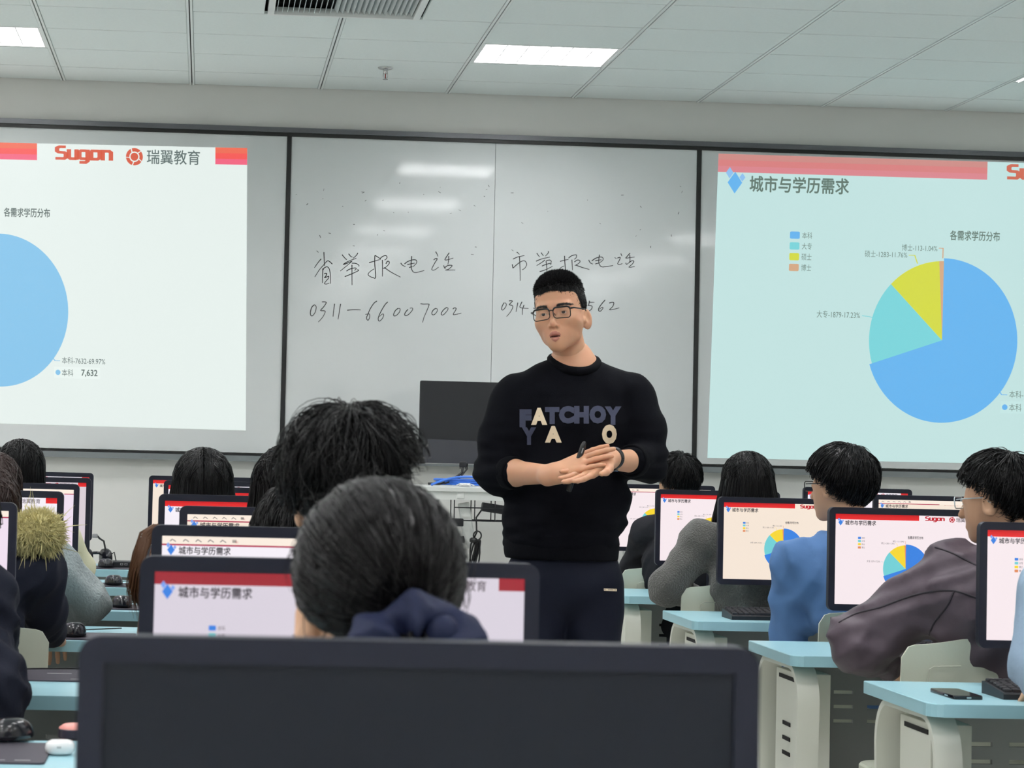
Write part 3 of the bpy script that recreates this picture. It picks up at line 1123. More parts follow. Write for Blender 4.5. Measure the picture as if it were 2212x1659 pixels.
def pad(x0, x1, y0, y1, label, prints=()):
    t = thing('mouse_mat', label, 'mouse mat', ((x0 + x1) / 2, (y0 + y1) / 2, DZ), 0, 'dark mouse mats on the left desks')
    w, d = x1 - x0, y1 - y0
    MB().prism(rrect(w, d, .01, 3), 0, .0035).build('mat_sheet', m_pad, t)
    if prints:
        b = MB()
        for (x, y, pw, ph) in prints:
            b.box((x - (x0 + x1) / 2, y - (y0 + y1) / 2, .0038), (pw, ph, .0006))
        b.build('mat_print', m_padprint, t)
    return t


PZ = DZ + .0036
for k, px, py, lab, pw in ((5, 228, 1226, 'black mouse beside the headset on the front left desk', .3),
                           (4, 245, 1264, 'black mouse on the second left desk from the front wall', .3),
                           (3, 262, 1312, 'black mouse right of the fuzzy grey sleeve', .3),
                           (2, 158, 1375, 'black mouse below the fur-collared coat', .26)):
    p = atz(px, py, PZ)
    pad(p.x - .09, p.x + pw - .08, max(L_FRONT[k] + .02, p.y - .07), p.y + .14, 'dark mouse mat under the ' + lab[0:0] + {5: 'mouse in the front row', 4: 'mouse in the second row', 3: 'mouse beside the fuzzy grey sleeve', 2: 'mouse below the fur-collared coat'}[k])
    mouse((p.x, p.y + .02, PZ), lab, math.radians(8))
p = atz(15, 1445, PZ)
q0 = atz(60, 1462, PZ)
pad(q0.x - .14, q0.x + .17, q0.y - .06, q0.y + .17, 'dark mouse mat with faint print under the cable at the left edge', ((q0.x + .07, q0.y + .08, .06, .008), (q0.x + .12, q0.y - .03, .03, .006)))
mouse((q0.x - .075, q0.y + .0, PZ), 'greyish black mouse on the printed mat at the left edge', math.radians(-12))
p = atz(20, 1604, PZ)
pr = atz(95, 1648, PZ)
pl2 = atz(95, 1610, PZ)
pad(pr.x - .3, pr.x, pr.y, pl2.y + .03, 'dark mouse mat with small print in the bottom left corner',
    tuple((pr.x - .04 - .045 * i, pr.y + .025, .028, .006) for i in range(4)))
mouse((p.x, p.y + .045, PZ), 'nearest black mouse in the bottom left corner', math.radians(-25), False)

# ---- things on the left desks
p = atz(128, 1632, DZ)
t = thing('earbud_case', 'white glossy earbud case in the bottom left corner', 'earbud case', (p.x, p.y + .012, DZ))
m_gloss = mat('gloss_white', srgb(238, 238, 238), rough=.12, spec=.6)


def pill(w, d, h, n=8):
    """soft box: superellipsoid resting on z=0"""
    vs = []; fs = []
    nu = 28
    for i in range(n + 1):
        ph = -math.pi / 2 + math.pi * i / n
        for j in range(nu):
            a = 2 * math.pi * j / nu
            c = math.copysign(abs(math.cos(ph)) ** .6, math.cos(ph))
            x = w / 2 * c * math.copysign(abs(math.cos(a)) ** .7, math.cos(a))
            y = d / 2 * c * math.copysign(abs(math.sin(a)) ** .7, math.sin(a))
            vs.append((x, y, h / 2 + h / 2 * math.copysign(abs(math.sin(ph)) ** .6, math.sin(ph))))
    for i in range(n):
        for j in range(nu):
            k = (j + 1) % nu
            fs.append((i * nu + j, i * nu + k, (i + 1) * nu + k, (i + 1) * nu + j))
    return vs, fs


MB().add(*pill(.054, .045, .027)).build('case_shell', m_gloss, t, smooth=True)
MB().box((0, -.0225, .016), (.008, .0015, .004)).build('case_latch', mat('latch_grey', srgb(190, 190, 190), rough=.3), t)
p = atz(143, 1598, DZ)
t = thing('jar', 'dark round jar with a pink lid beside the earbud case', 'jar', (p.x + .012, p.y + .03, DZ))
MB().lathe([(.028, 0), (.03, .002), (.03, .017), (.029, .018)], 28).build('jar_body', mat('jar_dark', srgb(44, 36, 50), rough=.35), t, smooth=True, angle=40)
MB().lathe([(.029, .018), (.029, .02), (.02, .026), (.004, .028)], 28).build('lid', mat('lid_pink', srgb(226, 150, 140), rough=.4), t, smooth=True, angle=60)

# headset on the front left desk
p = atz(222, 1228, DZ)
hx, hy = p.x - .03, 9.24
t = thing('headset', 'black headset with a boom microphone on the front left desk', 'headset', (hx, hy, DZ))
Mx = Matrix.Rotation(math.pi / 2, 4, 'Y')
for (dx, nm) in ((-.055, 'ear_cup'), (.035, 'ear_cup')):
    MB().lathe([(.02, -.02), (.04, -.016), (.043, -.004), (.043, .006), (.036, .018), (.016, .02)], 20, M=Matrix.Translation((dx, 0, .044)) @ Matrix.Rotation(.5, 4, 'Z') @ Mx).build(nm, m_mouse, t, smooth=True, angle=45)
pts = [(-.055 + .045 + .05 * math.cos(math.pi - math.pi * i / 10), .09 * math.sin(math.pi * i / 10), .05 + .01 * math.sin(math.pi * i / 10)) for i in range(11)]
MB().tube(pts, .007, 8).build('headband', m_mouse, t, smooth=True)
mt = at(203, 1157, hy) - Vector((hx, hy, DZ))
mk = at(225, 1163, hy) - Vector((hx, hy, DZ))
MB().tube([(.04, -.01, .05), (.032, -.02, .09), (mk.x, -.02, mk.z - .012), (mk.x - .02, -.02, mk.z), (mt.x + .015, -.02, mt.z + .002)], .0045, 8).build('microphone_boom', m_cable, t, smooth=True)
MB().bbox((mt.x + .006, -.02, mt.z), (.026, .016, .02), .004).build('microphone_tip', mat('mic_grey', srgb(150, 150, 150), rough=.4), t)
MB().tube([(.05, 0, .05), (.075, -.01, .07), (.085, -.02, .03), (.08, -.03, .008), (.12, -.03, .006)], .003, 6).build('cable', m_cable, t, smooth=True)
p = atz(272, 1222, DZ)
t = thing('black_box', 'flat black box with two pale marks beside the headset', 'box', (p.x, 9.2, DZ))
MB().bbox((0, 0, .016), (.13, .1, .03), .004).build('box_body', m_black, t)
b = MB()
for dx in (-.012, .008):
    b.frame([(dx - .007, .014), (dx + .007, .014), (dx + .007, .024), (dx - .007, .024)], [(dx - .004, .0165), (dx + .004, .0165), (dx + .004, .0215), (dx - .004, .0215)], -.0505, -.0508, M=Matrix(((1, 0, 0, 0), (0, 0, 1, 0), (0, 1, 0, 0), (0, 0, 0, 1))))
b.build('pale_marks', m_padprint, t)

# phone on the nearest right desk
p0 = atz(2041, 1496, DZ + .008); p1 = atz(2058, 1512, DZ); p2 = atz(2140, 1513, DZ)
t = thing('phone', 'black smartphone lying beside the keyboard on the nearest right desk', 'phone', ((p1.x + p2.x) / 2 - .006, p1.y + .085, DZ), math.radians(1))
MB().prism(rrect(.074, .155, .009, 4), 0, .0095, inset=.0018).build('phone_body', mat('phone_black', srgb(20, 18, 24), rough=.1, spec=.6), t, smooth=True, angle=35)
MB().prism(rrect(.012, .004, .0018, 4, 0, .0048), .0772, .0782, M=Matrix(((1, 0, 0, 0), (0, 0, -1, 0), (0, 1, 0, 0), (0, 0, 0, 1)))).build('charging_port', m_chrome, t)
MB().box((-.0372, -.03, .005), (.001, .02, .003)).build('side_button', m_chrome, t)


# ---- chairs
def chair_meshes():
    P = {}
    nu, nv = 28, 12
    b = MB()
    vs = []
    for side in (0, 1):
        for j in range(nv + 1):
            v = j / nv
            for i in range(nu + 1):
                u = -1 + 2 * i / nu
                w = .232 + .012 * v
                topz = .832 + .026 * (.5 + .5 * math.cos(u * math.pi)) ** 1.2 - .034 * (1 - math.sqrt(max(0, 1 - (max(0, abs(u) - .84) / .16) ** 2)))
                z = .47 + (topz - .47) * v
                y = -.055 * (v ** 1.2) - .018 * (1 - u * u) + .03
                x = u * w
                nrm = .008 if side else 0
                vs.append((x, y - nrm, z))
    n1 = (nv + 1) * (nu + 1)
    fs = []
    for s in (0, 1):
        for j in range(nv):
            for i in range(nu):
                a = s * n1 + j * (nu + 1) + i
                q = (a, a + 1, a + nu + 2, a + nu + 1)
                fs.append(q if s else q[::-1])
    for j in range(nv):
        for i in (0, nu):
            a = j * (nu + 1) + i; c = a + nu + 1
            fs.append((a, c, c + n1, a + n1))
    for i in range(nu):
        for j in (0, nv):
            a = j * (nu + 1) + i
            fs.append((a, a + 1, a + 1 + n1, a + n1))
    b.add(vs, fs)
    P['backrest'] = [b.mesh('backrest', m_shell, True, 50)]
    P['moulded_line'] = []
    for s in (-1, 1):
        P['moulded_line'].append(MB().tube([(s * .09, -.0535, .7785), (s * .16, -.046, .776), (s * .172, -.043, .768), (s * .174, -.036, .72)], .002, 5).mesh('moulded_line', mat('shell_groove', srgb(196, 198, 182), rough=.5)))
    b = MB()
    b.prism(rrect(.44, .42, .07, 6, 0, .22), .43, .452, inset=.006)
    b.band([(.03, .47), (.012, .50), (0, .54)], .40, .01)
    P['seat'] = [b.mesh('seat', m_shell, True, 40)]
    P['leg'] = []
    for sx in (-1, 1):
        for sy in (0, 1):
            P['leg'].append(MB().tube([(sx * .17, .05 + sy * .34, .435), (sx * .205, .0 + sy * .44, .01)], .011, 10).mesh('leg', m_white_metal))
    return P


_cm = chair_meshes()


def chair(x, y, label, rz=0.0):
    """y: where the top of the backrest stands"""
    t = thing('chair', label, 'chair', (x, y + .04, 0), rz, 'pale plastic chairs in the classroom')
    bk = None
    for k, ms in _cm.items():
        for m in ms:
            o = obj(k, m, bk if k == 'moulded_line' else t)
            if k == 'backrest': bk = o
    return t


def chair_at(px, py, Y, label, rz=0.0):
    """px: photo x of the left edge of the backrest top"""
    p = at(px, py, Y)
    return chair(p.x + .232, Y, label, rz)


chair_at(1960, 1430, 5.16, 'pale plastic chair behind the man in the brown jacket')
chair_at(1779, 1352, 6.2, 'pale plastic chair half hidden behind the man in the blue shirt')
chair_at(1480, 1285, 7.36, 'pale plastic chair behind the woman in the grey coat')
chair_at(1348, 1243, 8.5, 'pale plastic chair behind the man in the dark hoodie')
p = at(100, 1400, 5.1)
chair(p.x - .24, 5.12, 'pale plastic chair behind the fur-collared coat')
p = at(28, 1532, 4.0)
chair(p.x - .24, 4.0, 'pale plastic chair at the left edge behind the dark sleeve')
chair(2.25, 4.1, 'pale plastic chair outside the frame at the lower right')
chair(-.73, 6.25, 'pale plastic chair under the fuzzy grey sleeve')
chair(-.73, 7.35, 'pale plastic chair under the cream sleeve')
chair(.15, 1.72, 'pale plastic chair of the girl with the navy scrunchie')
chair(.12, 2.78, 'pale plastic chair of the tousled boy')
chair(.12, 3.92, 'pale plastic chair behind the third monitor row')
chair(.15, 5.15, 'pale plastic chair hidden behind the tousled boy')
chair(.06, 6.2, 'pale plastic chair of the girl with long black hair')

# ================================================================== teacher's table
m_podium = mat('podium_white', srgb(232, 234, 230), rough=.4)
pt = at(1000, 1052, 9.72)
PTZ = pt.z
px0 = at(880, 1052, 9.72).x
px1 = px0 + 1.35
t = thing('teacher_table', 'white standing table of the teacher with a slanted leg', 'table', ((px0 + px1) / 2, 10.0, 0))
hw = (px1 - px0) / 2
MB().bbox((0, 0, PTZ - .0125), (2 * hw, .56, .025), .003).build('table_top', m_podium, t)
MB().box((0, -.255, PTZ - .045), (2 * hw - .02, .02, .042)).build('apron', m_podium, t)
MB().box((0, .255, PTZ - .045), (2 * hw - .02, .02, .042)).build('apron', m_podium, t)
for sx in (-1, 1):
    for sy in (-1, 1):
        a = Vector((sx * (hw - .16), sy * .2, PTZ - .03)); c = Vector((sx * (hw - .05), sy * .24, 0))
        MB().tube([a, c], .016, 8).build('leg', m_podium, t)
TX, TY = t.location.x, 10.0

# monitor on it, seen from behind
mp = at(908, 822, 9.9)
mz0, mz1 = at(908, 1001, 9.9).z, mp.z
mwid = .64
t = thing('monitor', 'large black monitor seen from behind on the teacher table', 'monitor', (mp.x + mwid / 2, 9.9, PTZ))
zc = (mz0 + mz1) / 2 - PTZ
mh = mz1 - mz0
M = Matrix.Rotation(math.pi / 2, 4, 'X')
MB().prism(rrect(mwid, mh, .006, 3, 0, zc), .012, -.02, M=M, inset=.002).build('back_cover', mat('tv_back', srgb(22, 23, 28), rough=.6, bump=(300, .05)), t)
MB().prism([(-mwid / 2 + .02, zc - mh / 2), (mwid / 2 - .02, zc - mh / 2), (mwid / 2 - .02, zc - mh * .22), (-mwid / 2 + .02, zc - mh * .2)], .012, .034, M=M, inset=.02).build('lower_bulge', mat('tv_bulge', srgb(52, 54, 62), rough=.25, spec=.8), t)  # bulge colour lightened to bring out the highlight on its slope
MB().box((0, .022, zc), (mwid - .02, .004, mh - .02)).build('screen', m_offscreen, t)
MB().box((.16, 0, (mz0 - PTZ) / 2), (.06, .02, mz0 - PTZ)).build('stand_neck', m_black, t)
MB().prism(rrect(.26, .2, .02, 4, .16, .02), 0, .01).build('stand_base', m_black, t)
vp = at(1000, 1000, 9.87) - Vector((mp.x + mwid / 2, 9.9, PTZ))
b = MB().bbox((vp.x, -.03, vp.z - .008), (.036, .014, .028), .003)
b.box((vp.x - .014, -.03, vp.z - .024), (.004, .006, .012)); b.box((vp.x + .014, -.03, vp.z - .024), (.004, .006, .012))
b.build('video_plug', m_black, t)
c1 = at(950, 1044, 9.8) - t.location
b = MB()
b.tube([(vp.x, -.03, vp.z - .02), (vp.x - .004, -.035, vp.z - .05), (vp.x - .04, -.05, vp.z - .075), (c1.x, -.1, .012), (c1.x - .06, -.1, .012)], .0065, 8)
b.tube([(vp.x + .025, -.02, vp.z + .01), (vp.x + .022, -.03, vp.z - .03), (vp.x - .02, -.05, vp.z - .08), (c1.x + .02, -.12, .014)], .004, 8)
b.build('cable', m_cable, t, smooth=True)

# blue network cable coil, white plug, black box on the table
m_blue = mat('blue_cable', srgb(60, 120, 220), rough=.35)
a0 = at(932, 1050, 9.76)
t = thing('network_cable', 'bright blue network cable coiled on the teacher table', 'cable', (a0.x + .16, 9.8, PTZ))
b = MB()
pts = [(-.16, -.03, .006), (-.1, -.02, .03), (-.02, 0, .048), (.06, .0, .05), (.14, -.01, .035), (.2, -.03, .012), (.28, -.05, .006)]
b.tube([Vector((q.x, -.02, q.y)) for q in smooth_path([(x, z) for x, y, z in pts], 5)], .006, 8)
for k in range(3):
    rr = .13 + .012 * k
    b.tube([(.02 + rr * math.cos(2 * math.pi * i / 24), .06 + .07 * math.sin(2 * math.pi * i / 24), .012 + .011 * k) for i in range(25)], .0058, 8)
b.build('cable_coil', mat('navy_cable', srgb(36, 62, 150), rough=.35), t, smooth=True) if False else b.build('cable_coil', m_blue, t, smooth=True)
q = at(1003, 1049, 9.76)
t = thing('white_plug', 'small white plug cluster on the front edge of the teacher table', 'plug', (q.x, 9.74, PTZ))
MB().bbox((0, 0, .010), (.06, .03, .018), .006).build('plug_body', m_gloss, t)
b = MB()
for k in range(4):
    b.tube([(-.03 + .02 * k, -.014, .014), (-.045 + .03 * k, -.022, .008)], .003, 6)
b.build('plug_pins', m_gloss, t)

# wire basket under the table
bl = at(982, 1068, 9.74); br = at(1118, 1074, 9.74); bb = at(982, 1124, 9.74)
t = thing('wire_basket', 'black wire cable basket hanging under the teacher table', 'basket', (bl.x, 9.74, PTZ - .07))
zt_, zb_ = bl.z - (PTZ - .07), bb.z - (PTZ - .07)
w = .62
mwire = m_black
b = MB()
for (y, z) in ((0, zt_), (.0, (zt_ + zb_) / 2), (0, zb_), (.14, zb_), (.14, zt_), (.07, zb_)):
    b.tube([(0, y, z), (w, y, z)], .0032, 6)
for k in range(7):
    x = w * k / 6
    b.tube([(x, 0, zt_), (x, 0, zb_), (x, .14, zb_), (x, .14, zt_)], .0028, 6)
b.build('wires', mwire, t)
MB().bbox((.03, .0, zt_ + .004), (.04, .02, .05), .004).build('hook', m_podium, t)
ad = at(1075, 1098, 9.78) - t.location
MB().bbox((0, 0, 0), (.16, .06, .045), .006).build('power_adapter', m_black, t, M=Matrix.Translation((ad.x, .05, ad.z - .004)) @ Matrix.Rotation(.13, 4, 'Y'))

# power strip with its plugs and bundled lead
s0 = at(1001, 1086, 9.80); s1 = at(1016, 1184, 9.80)
t = thing('power_strip', 'white power strip hanging below the wire basket', 'power strip', tuple(s1))
d = s0 - s1
ang = math.atan2(d.x, d.z)
MB().bbox((0, 0, d.length / 2), (.058, .03, d.length), .006).build('strip_body', m_podium, t, M=Matrix.Rotation(ang, 4, 'Y'))
a = at(987, 1128, 9.77) - t.location
MB().bbox((a.x, -.05, a.z), (.058, .035, .04), .004).build('charger', m_black, t)
a = at(990, 1167, 9.77) - t.location
MB().tube([(a.x - .07, -.03, a.z - .012), (a.x - .01, -.03, a.z), (a.x + .03, -.03, a.z + .004)], [.006, .016, .018], 8).build('plug', m_black, t)
b = MB()
c0 = at(1022, 1165, 9.76) - t.location
e0 = at(1022, 1215, 9.76) - t.location
b.tube([(ad.x + (bl.x - s1.x) - .08, 0, at(1040, 1103, 9.76).z - s1.z), (c0.x + .012, -.05, at(1027, 1118, 9.76).z - s1.z), (c0.x + .016, -.05, at(1026, 1150, 9.76).z - s1.z), (c0.x, -.05, c0.z)], .0042, 7)
for k in range(5):
    ph = k * .7
    L = .07 + .012 * (k % 3)
    b.tube([(c0.x + .004 * k + .022 * math.sin(2 * math.pi * i / 14 + ph) * (1 if k % 2 else .7), -.05 - .004 * k, c0.z - L + L * math.cos(2 * math.pi * i / 14)) for i in range(15)], .0042, 7)
b.tube([(c0.x + .02 + .02 * math.cos(2 * math.pi * i / 12), -.05, c0.z + .02 + .022 * math.sin(2 * math.pi * i / 12)) for i in range(13)], .004, 7)
b.lathe([(.012, -.012), (.02, -.006), (.02, .008), (.012, .014)], 10, M=Matrix.Translation((c0.x, -.055, c0.z - .005)))
b.tube([(e0.x + .008, -.05, e0.z + .03), (e0.x + .006, -.05, e0.z - .02)], .006, 7)
b.build('bundled_lead', m_cable, t, smooth=True)
# ================================================================== organic shapes: smooth unions of soft primitives, meshed by surface nets
def npv(v):
    return np.array((v[0], v[1], v[2]), dtype=np.float32)


class Soft:
    def __init__(s):
        s.ops = []

    def cone(s, a, b, ra, rb, k=.02, op=1, wide=None):
        """tapered capsule; wide=(axis, factor) broadens it along an axis"""
        a = npv(a); b = npv(b)
        f = wide[1] if wide else 1.0
        n = None
        if wide:
            n = npv(wide[0]); n = n / np.linalg.norm(n)
        ab = b - a
        L2 = float(ab @ ab) + 1e-12

        def fn(X, Y, Z):
            px, py, pz = X - a[0], Y - a[1], Z - a[2]
            if n is not None:
                m = (px * n[0] + py * n[1] + pz * n[2]) * (1 - 1 / f)
                # keep the axis itself fixed when it leans along n
                px, py, pz = px - m * n[0], py - m * n[1], pz - m * n[2]
                e = ab - n * float(ab @ n) * (1 - 1 / f)
            else:
                e = ab
            E2 = float(e @ e) + 1e-12
            t = np.clip((px * e[0] + py * e[1] + pz * e[2]) / E2, 0, 1)
            return np.sqrt((px - t * e[0]) ** 2 + (py - t * e[1]) ** 2 + (pz - t * e[2]) ** 2) - (ra + (rb - ra) * t)
        r = max(ra, rb) * max(1, f)
        s.ops.append((fn, np.minimum(a, b) - r, np.maximum(a, b) + r, k, op))
        return s

    def ell(s, c, r, k=.02, op=1, R=None):
        c = npv(c); r = npv(r)
        Rm = np.array(R, dtype=np.float32) if R is not None else None

        def fn(X, Y, Z):
            px, py, pz = X - c[0], Y - c[1], Z - c[2]
            if Rm is not None:
                px, py, pz = (Rm[0, 0] * px + Rm[1, 0] * py + Rm[2, 0] * pz, Rm[0, 1] * px + Rm[1, 1] * py + Rm[2, 1] * pz, Rm[0, 2] * px + Rm[1, 2] * py + Rm[2, 2] * pz)
            k0 = np.sqrt((px / r[0]) ** 2 + (py / r[1]) ** 2 + (pz / r[2]) ** 2)
            k1 = np.sqrt((px / r[0] ** 2) ** 2 + (py / r[1] ** 2) ** 2 + (pz / r[2] ** 2) ** 2) + 1e-9
            return k0 * (k0 - 1) / k1
        m = float(r.max()) if R is not None else r
        s.ops.append((fn, c - m, c + m, k, op))
        return s

    def half(s, p, n, k=.004):
        """cut away everything on the side n points to"""
        p = npv(p); n = npv(n); n = n / np.linalg.norm(n)

        def fn(X, Y, Z):
            return -((X - p[0]) * n[0] + (Y - p[1]) * n[1] + (Z - p[2]) * n[2])
        s.ops.append((fn, None, None, k, -1))
        return s

    def mesh(s, vox, warp=None, smooth=0):
        lo = np.min([o[1] for o in s.ops if o[1] is not None and o[4] == 1], axis=0) - 3 * vox
        hi = np.max([o[2] for o in s.ops if o[2] is not None and o[4] == 1], axis=0) + 3 * vox
        n = np.ceil((hi - lo) / vox).astype(int) + 1
        ax = [(lo[i] + vox * np.arange(n[i])).astype(np.float32) for i in range(3)]
        F = np.full(n, .5, dtype=np.float32)
        for fn, a, b, k, op in s.ops:
            if a is None:
                i0 = [0, 0, 0]; i1 = list(n)
            else:
                pad = k + 3 * vox + .02
                i0 = np.clip(np.floor((a - pad - lo) / vox).astype(int), 0, n)
                i1 = np.clip(np.ceil((b + pad - lo) / vox).astype(int) + 1, 0, n)
                if np.any(i1 <= i0): continue
            sl = tuple(slice(int(i0[q]), int(i1[q])) for q in range(3))
            X = ax[0][sl[0]][:, None, None]; Y = ax[1][sl[1]][None, :, None]; Z = ax[2][sl[2]][None, None, :]
            d = fn(X, Y, Z).astype(np.float32)
            A = F[sl]
            if op == 1:
                h = np.maximum(k - np.abs(A - d), 0) / max(k, 1e-6)
                F[sl] = np.minimum(A, d) - h * h * k * .25
            else:
                d = -d
                h = np.maximum(k - np.abs(A - d), 0) / max(k, 1e-6)
                F[sl] = np.maximum(A, d) + h * h * k * .25
        if warp is not None:
            F = F + warp(ax[0][:, None, None], ax[1][None, :, None], ax[2][None, None, :])
        return surfnets(F, lo, vox, smooth)


def surfnets(F, lo, h, smooth=0):
    S = F < 0
    nx, ny, nz = F.shape
    C = np.zeros((nx - 1, ny - 1, nz - 1), np.uint8)
    cor = [(i, j, k) for i in (0, 1) for j in (0, 1) for k in (0, 1)]
    for i, j, k in cor:
        C += S[i:nx - 1 + i, j:ny - 1 + j, k:nz - 1 + k]
    ids = np.argwhere((C > 0) & (C < 8))
    idx = np.full(C.shape, -1, np.int64)
    idx[ids[:, 0], ids[:, 1], ids[:, 2]] = np.arange(len(ids))
    V = np.stack([F[ids[:, 0] + i, ids[:, 1] + j, ids[:, 2] + k] for i, j, k in cor], 1)
    acc = np.zeros((len(ids), 3)); cnt = np.zeros(len(ids))
    cn = np.array(cor, float)
    for a in range(8):
        for b in range(a + 1, 8):
            if np.abs(cn[a] - cn[b]).sum() != 1: continue
            m = (V[:, a] < 0) != (V[:, b] < 0)
            t = V[m, a] / (V[m, a] - V[m, b])
            acc[m] += cn[a] + t[:, None] * (cn[b] - cn[a]); cnt[m] += 1
    P = lo + h * (ids + acc / cnt[:, None])
    faces = []
    for axis in range(3):
        o = [q for q in range(3) if q != axis]
        sl0 = [slice(1, -1)] * 3; sl1 = [slice(1, -1)] * 3
        sl0[axis] = slice(0, -1); sl1[axis] = slice(1, None)
        A = S[tuple(sl0)]; B = S[tuple(sl1)]
        for flip, M in ((False, A & ~B), (True, ~A & B)):
            e = np.argwhere(M)
            if not len(e): continue
            e = e.copy()
            e[:, o[0]] += 1; e[:, o[1]] += 1
            q = []
            for d0, d1 in ((0, 0), (-1, 0), (-1, -1), (0, -1)):
                c = e.copy()
                c[:, o[0]] += d0; c[:, o[1]] += d1
                q.append(idx[c[:, 0], c[:, 1], c[:, 2]])
            q = np.stack(q, 1)
            if (axis == 1) != flip: q = q[:, ::-1]
            faces.append(q)
    Fc = np.concatenate(faces) if faces else np.zeros((0, 4), int)
    Fc = Fc[(Fc >= 0).all(1)]
    for _ in range(smooth):
        acc = np.zeros_like(P); cnt = np.zeros(len(P))
        for a in range(4):
            b = (a + 1) % 4
            np.add.at(acc, Fc[:, a], P[Fc[:, b]]); np.add.at(cnt, Fc[:, a], 1)
            np.add.at(acc, Fc[:, b], P[Fc[:, a]]); np.add.at(cnt, Fc[:, b], 1)
        P = .5 * P + .5 * acc / np.maximum(cnt, 1)[:, None]
    return P, Fc


def folds(seed, amp=.004, wl=.07, stretch=(1, 1, 1), sharp=False):
    """wandering cloth folds as a field"""
    r = np.random.RandomState(seed)
    W_ = []
    for i in range(5):
        d = r.normal(size=3) * np.array(stretch); d /= np.linalg.norm(d)
        W_.append((d * 2 * math.pi / (wl * r.uniform(.7, 1.8)), r.uniform(0, 6.28), r.uniform(.5, 1.0), r.normal(size=3) * 9, r.uniform(0, 6.28)))

    def f(X, Y, Z):
        t = 0
        for d, ph, a, e, p2 in W_:
            q = np.sin(X * d[0] + Y * d[1] + Z * d[2] + ph + 1.6 * np.sin(X * e[0] + Y * e[1] + Z * e[2] + p2))
            t = t + a * (1.5 * np.abs(q) - .9 if sharp else q)
        return (amp * t / 2.0).astype(np.float32)
    return f


def np_mesh(name, P, Fc, mats, smooth=True):
    me = bpy.data.meshes.new(name)
    me.vertices.add(len(P)); me.vertices.foreach_set('co', np.asarray(P, np.float32).ravel())
    nf = len(Fc); w = Fc.shape[1]
    me.loops.add(nf * w); me.loops.foreach_set('vertex_index', np.asarray(Fc, np.int32).ravel())
    me.polygons.add(nf)
    me.polygons.foreach_set('loop_start', np.arange(0, nf * w, w, dtype=np.int32))
    me.polygons.foreach_set('loop_total', np.full(nf, w, np.int32))
    for m in (mats if isinstance(mats, (list, tuple)) else [mats]):
        me.materials.append(m)
    me.polygons.foreach_set('use_smooth', np.full(nf, smooth))
    me.update(calc_edges=True)
    me.validate()
    return me


def join_np(parts):
    """[(P,F,mat)] -> P,F,matidx"""
    Ps, Fs, Ms = [], [], []
    o = 0
    for P, Fc, mi in parts:
        Ps.append(np.asarray(P)); Fs.append(np.asarray(Fc) + o); Ms.append(np.full(len(Fc), mi) if np.isscalar(mi) else mi)
        o += len(P)
    return np.concatenate(Ps), np.concatenate(Fs), np.concatenate(Ms)


def xform(P, M):
    A = np.array(M)
    return P @ A[:3, :3].T + A[:3, 3]


def strand_mesh(paths, r0, r1=.0002):
    """many hair strands as flat three-sided tubes: paths (n, m, 3)"""
    paths = np.asarray(paths, float)
    n, m, _ = paths.shape
    T = np.gradient(paths, axis=1)
    T /= np.linalg.norm(T, axis=2, keepdims=True) + 1e-9
    up = NR.normal(size=(n, 1, 3))
    A = np.cross(T, np.broadcast_to(up, T.shape)); A /= np.linalg.norm(A, axis=2, keepdims=True) + 1e-9
    B = np.cross(T, A)
    rr = (np.asarray(r0).reshape(-1, 1) * np.ones((n, 1))) * (1 - np.linspace(0, 1, m) ** 2.5)[None, :] + r1
    V = []
    for k in range(3):
        a = 2 * math.pi * k / 3
        V.append(paths + rr[:, :, None] * (A * math.cos(a) + B * math.sin(a)))
    V = np.stack(V, 2)                      # n,m,3,3
    P = V.reshape(-1, 3)
    base = (np.arange(n) * m * 3)[:, None, None]
    i = (np.arange(m - 1) * 3)[None, :, None]
    k = np.arange(3)[None, None, :]
    k2 = (k + 1) % 3
    Fc = np.stack([base + i + k, base + i + k2, base + i + 3 + k2, base + i + 3 + k], -1).reshape(-1, 4)
    return P, Fc
# ================================================================== people
m_skin = mat('skin', srgb(206, 156, 126), rough=.5, spec=.35, sss=.25, var=(35, .05))
m_skin2 = mat('skin_student', srgb(208, 164, 134), rough=.5, spec=.35)
m_lips = mat('lips', srgb(172, 112, 96), rough=.45, sss=.15)
m_hair = mat('hair_black', srgb(8, 8, 10), rough=.34, spec=.26)
m_hair_soft = mat('hair_soft_black', srgb(11, 9, 11), rough=.34, spec=.2, var=(55, .6))
m_hair_dbrown = mat('hair_dark_brown', srgb(48, 33, 30), rough=.36, spec=.35)
m_hair_brown = mat('hair_brown', srgb(96, 64, 42), rough=.4, spec=.35)
m_shoe = mat('shoe_dark', srgb(40, 40, 44), rough=.5)
m_jeans = mat('trousers_dark', srgb(34, 36, 46), rough=.8, bump=(300, .1))
V3 = Vector


def head_soft(S, female=False):
    """plain head with ears, seen mostly from behind; face towards +y, origin at eye level"""
    S.ell((0, -.018, .03), (.074, .092, .082), .02)
    S.ell((0, .028, -.02), (.062, .062, .07), .03)
    S.ell((0, .04, -.065), (.042, .045, .042), .03)
    S.ell((0, .066, -.1), (.02, .02, .018), .03)
    S.cone((0, .085, .0), (0, .105, -.036), .008, .011, .012)
    S.cone((-.02, .082, -.072), (.02, .082, -.072), .006, .006, .008)
    for s in (-1, 1):
        S.ell((s * .032, .088, .0), (.017, .012, .011), .012, -1)
        S.ell((s * .032, .07, 0), (.0145, .0145, .0125), .006)
        S.ell((s * .077, -.012, -.018), (.010, .021, .033), .006, R=Matrix.Rotation(s * -.45, 3, 'Z'))
        S.ell((s * .088, -.008, -.016), (.008, .011, .017), .006, -1)
    return S


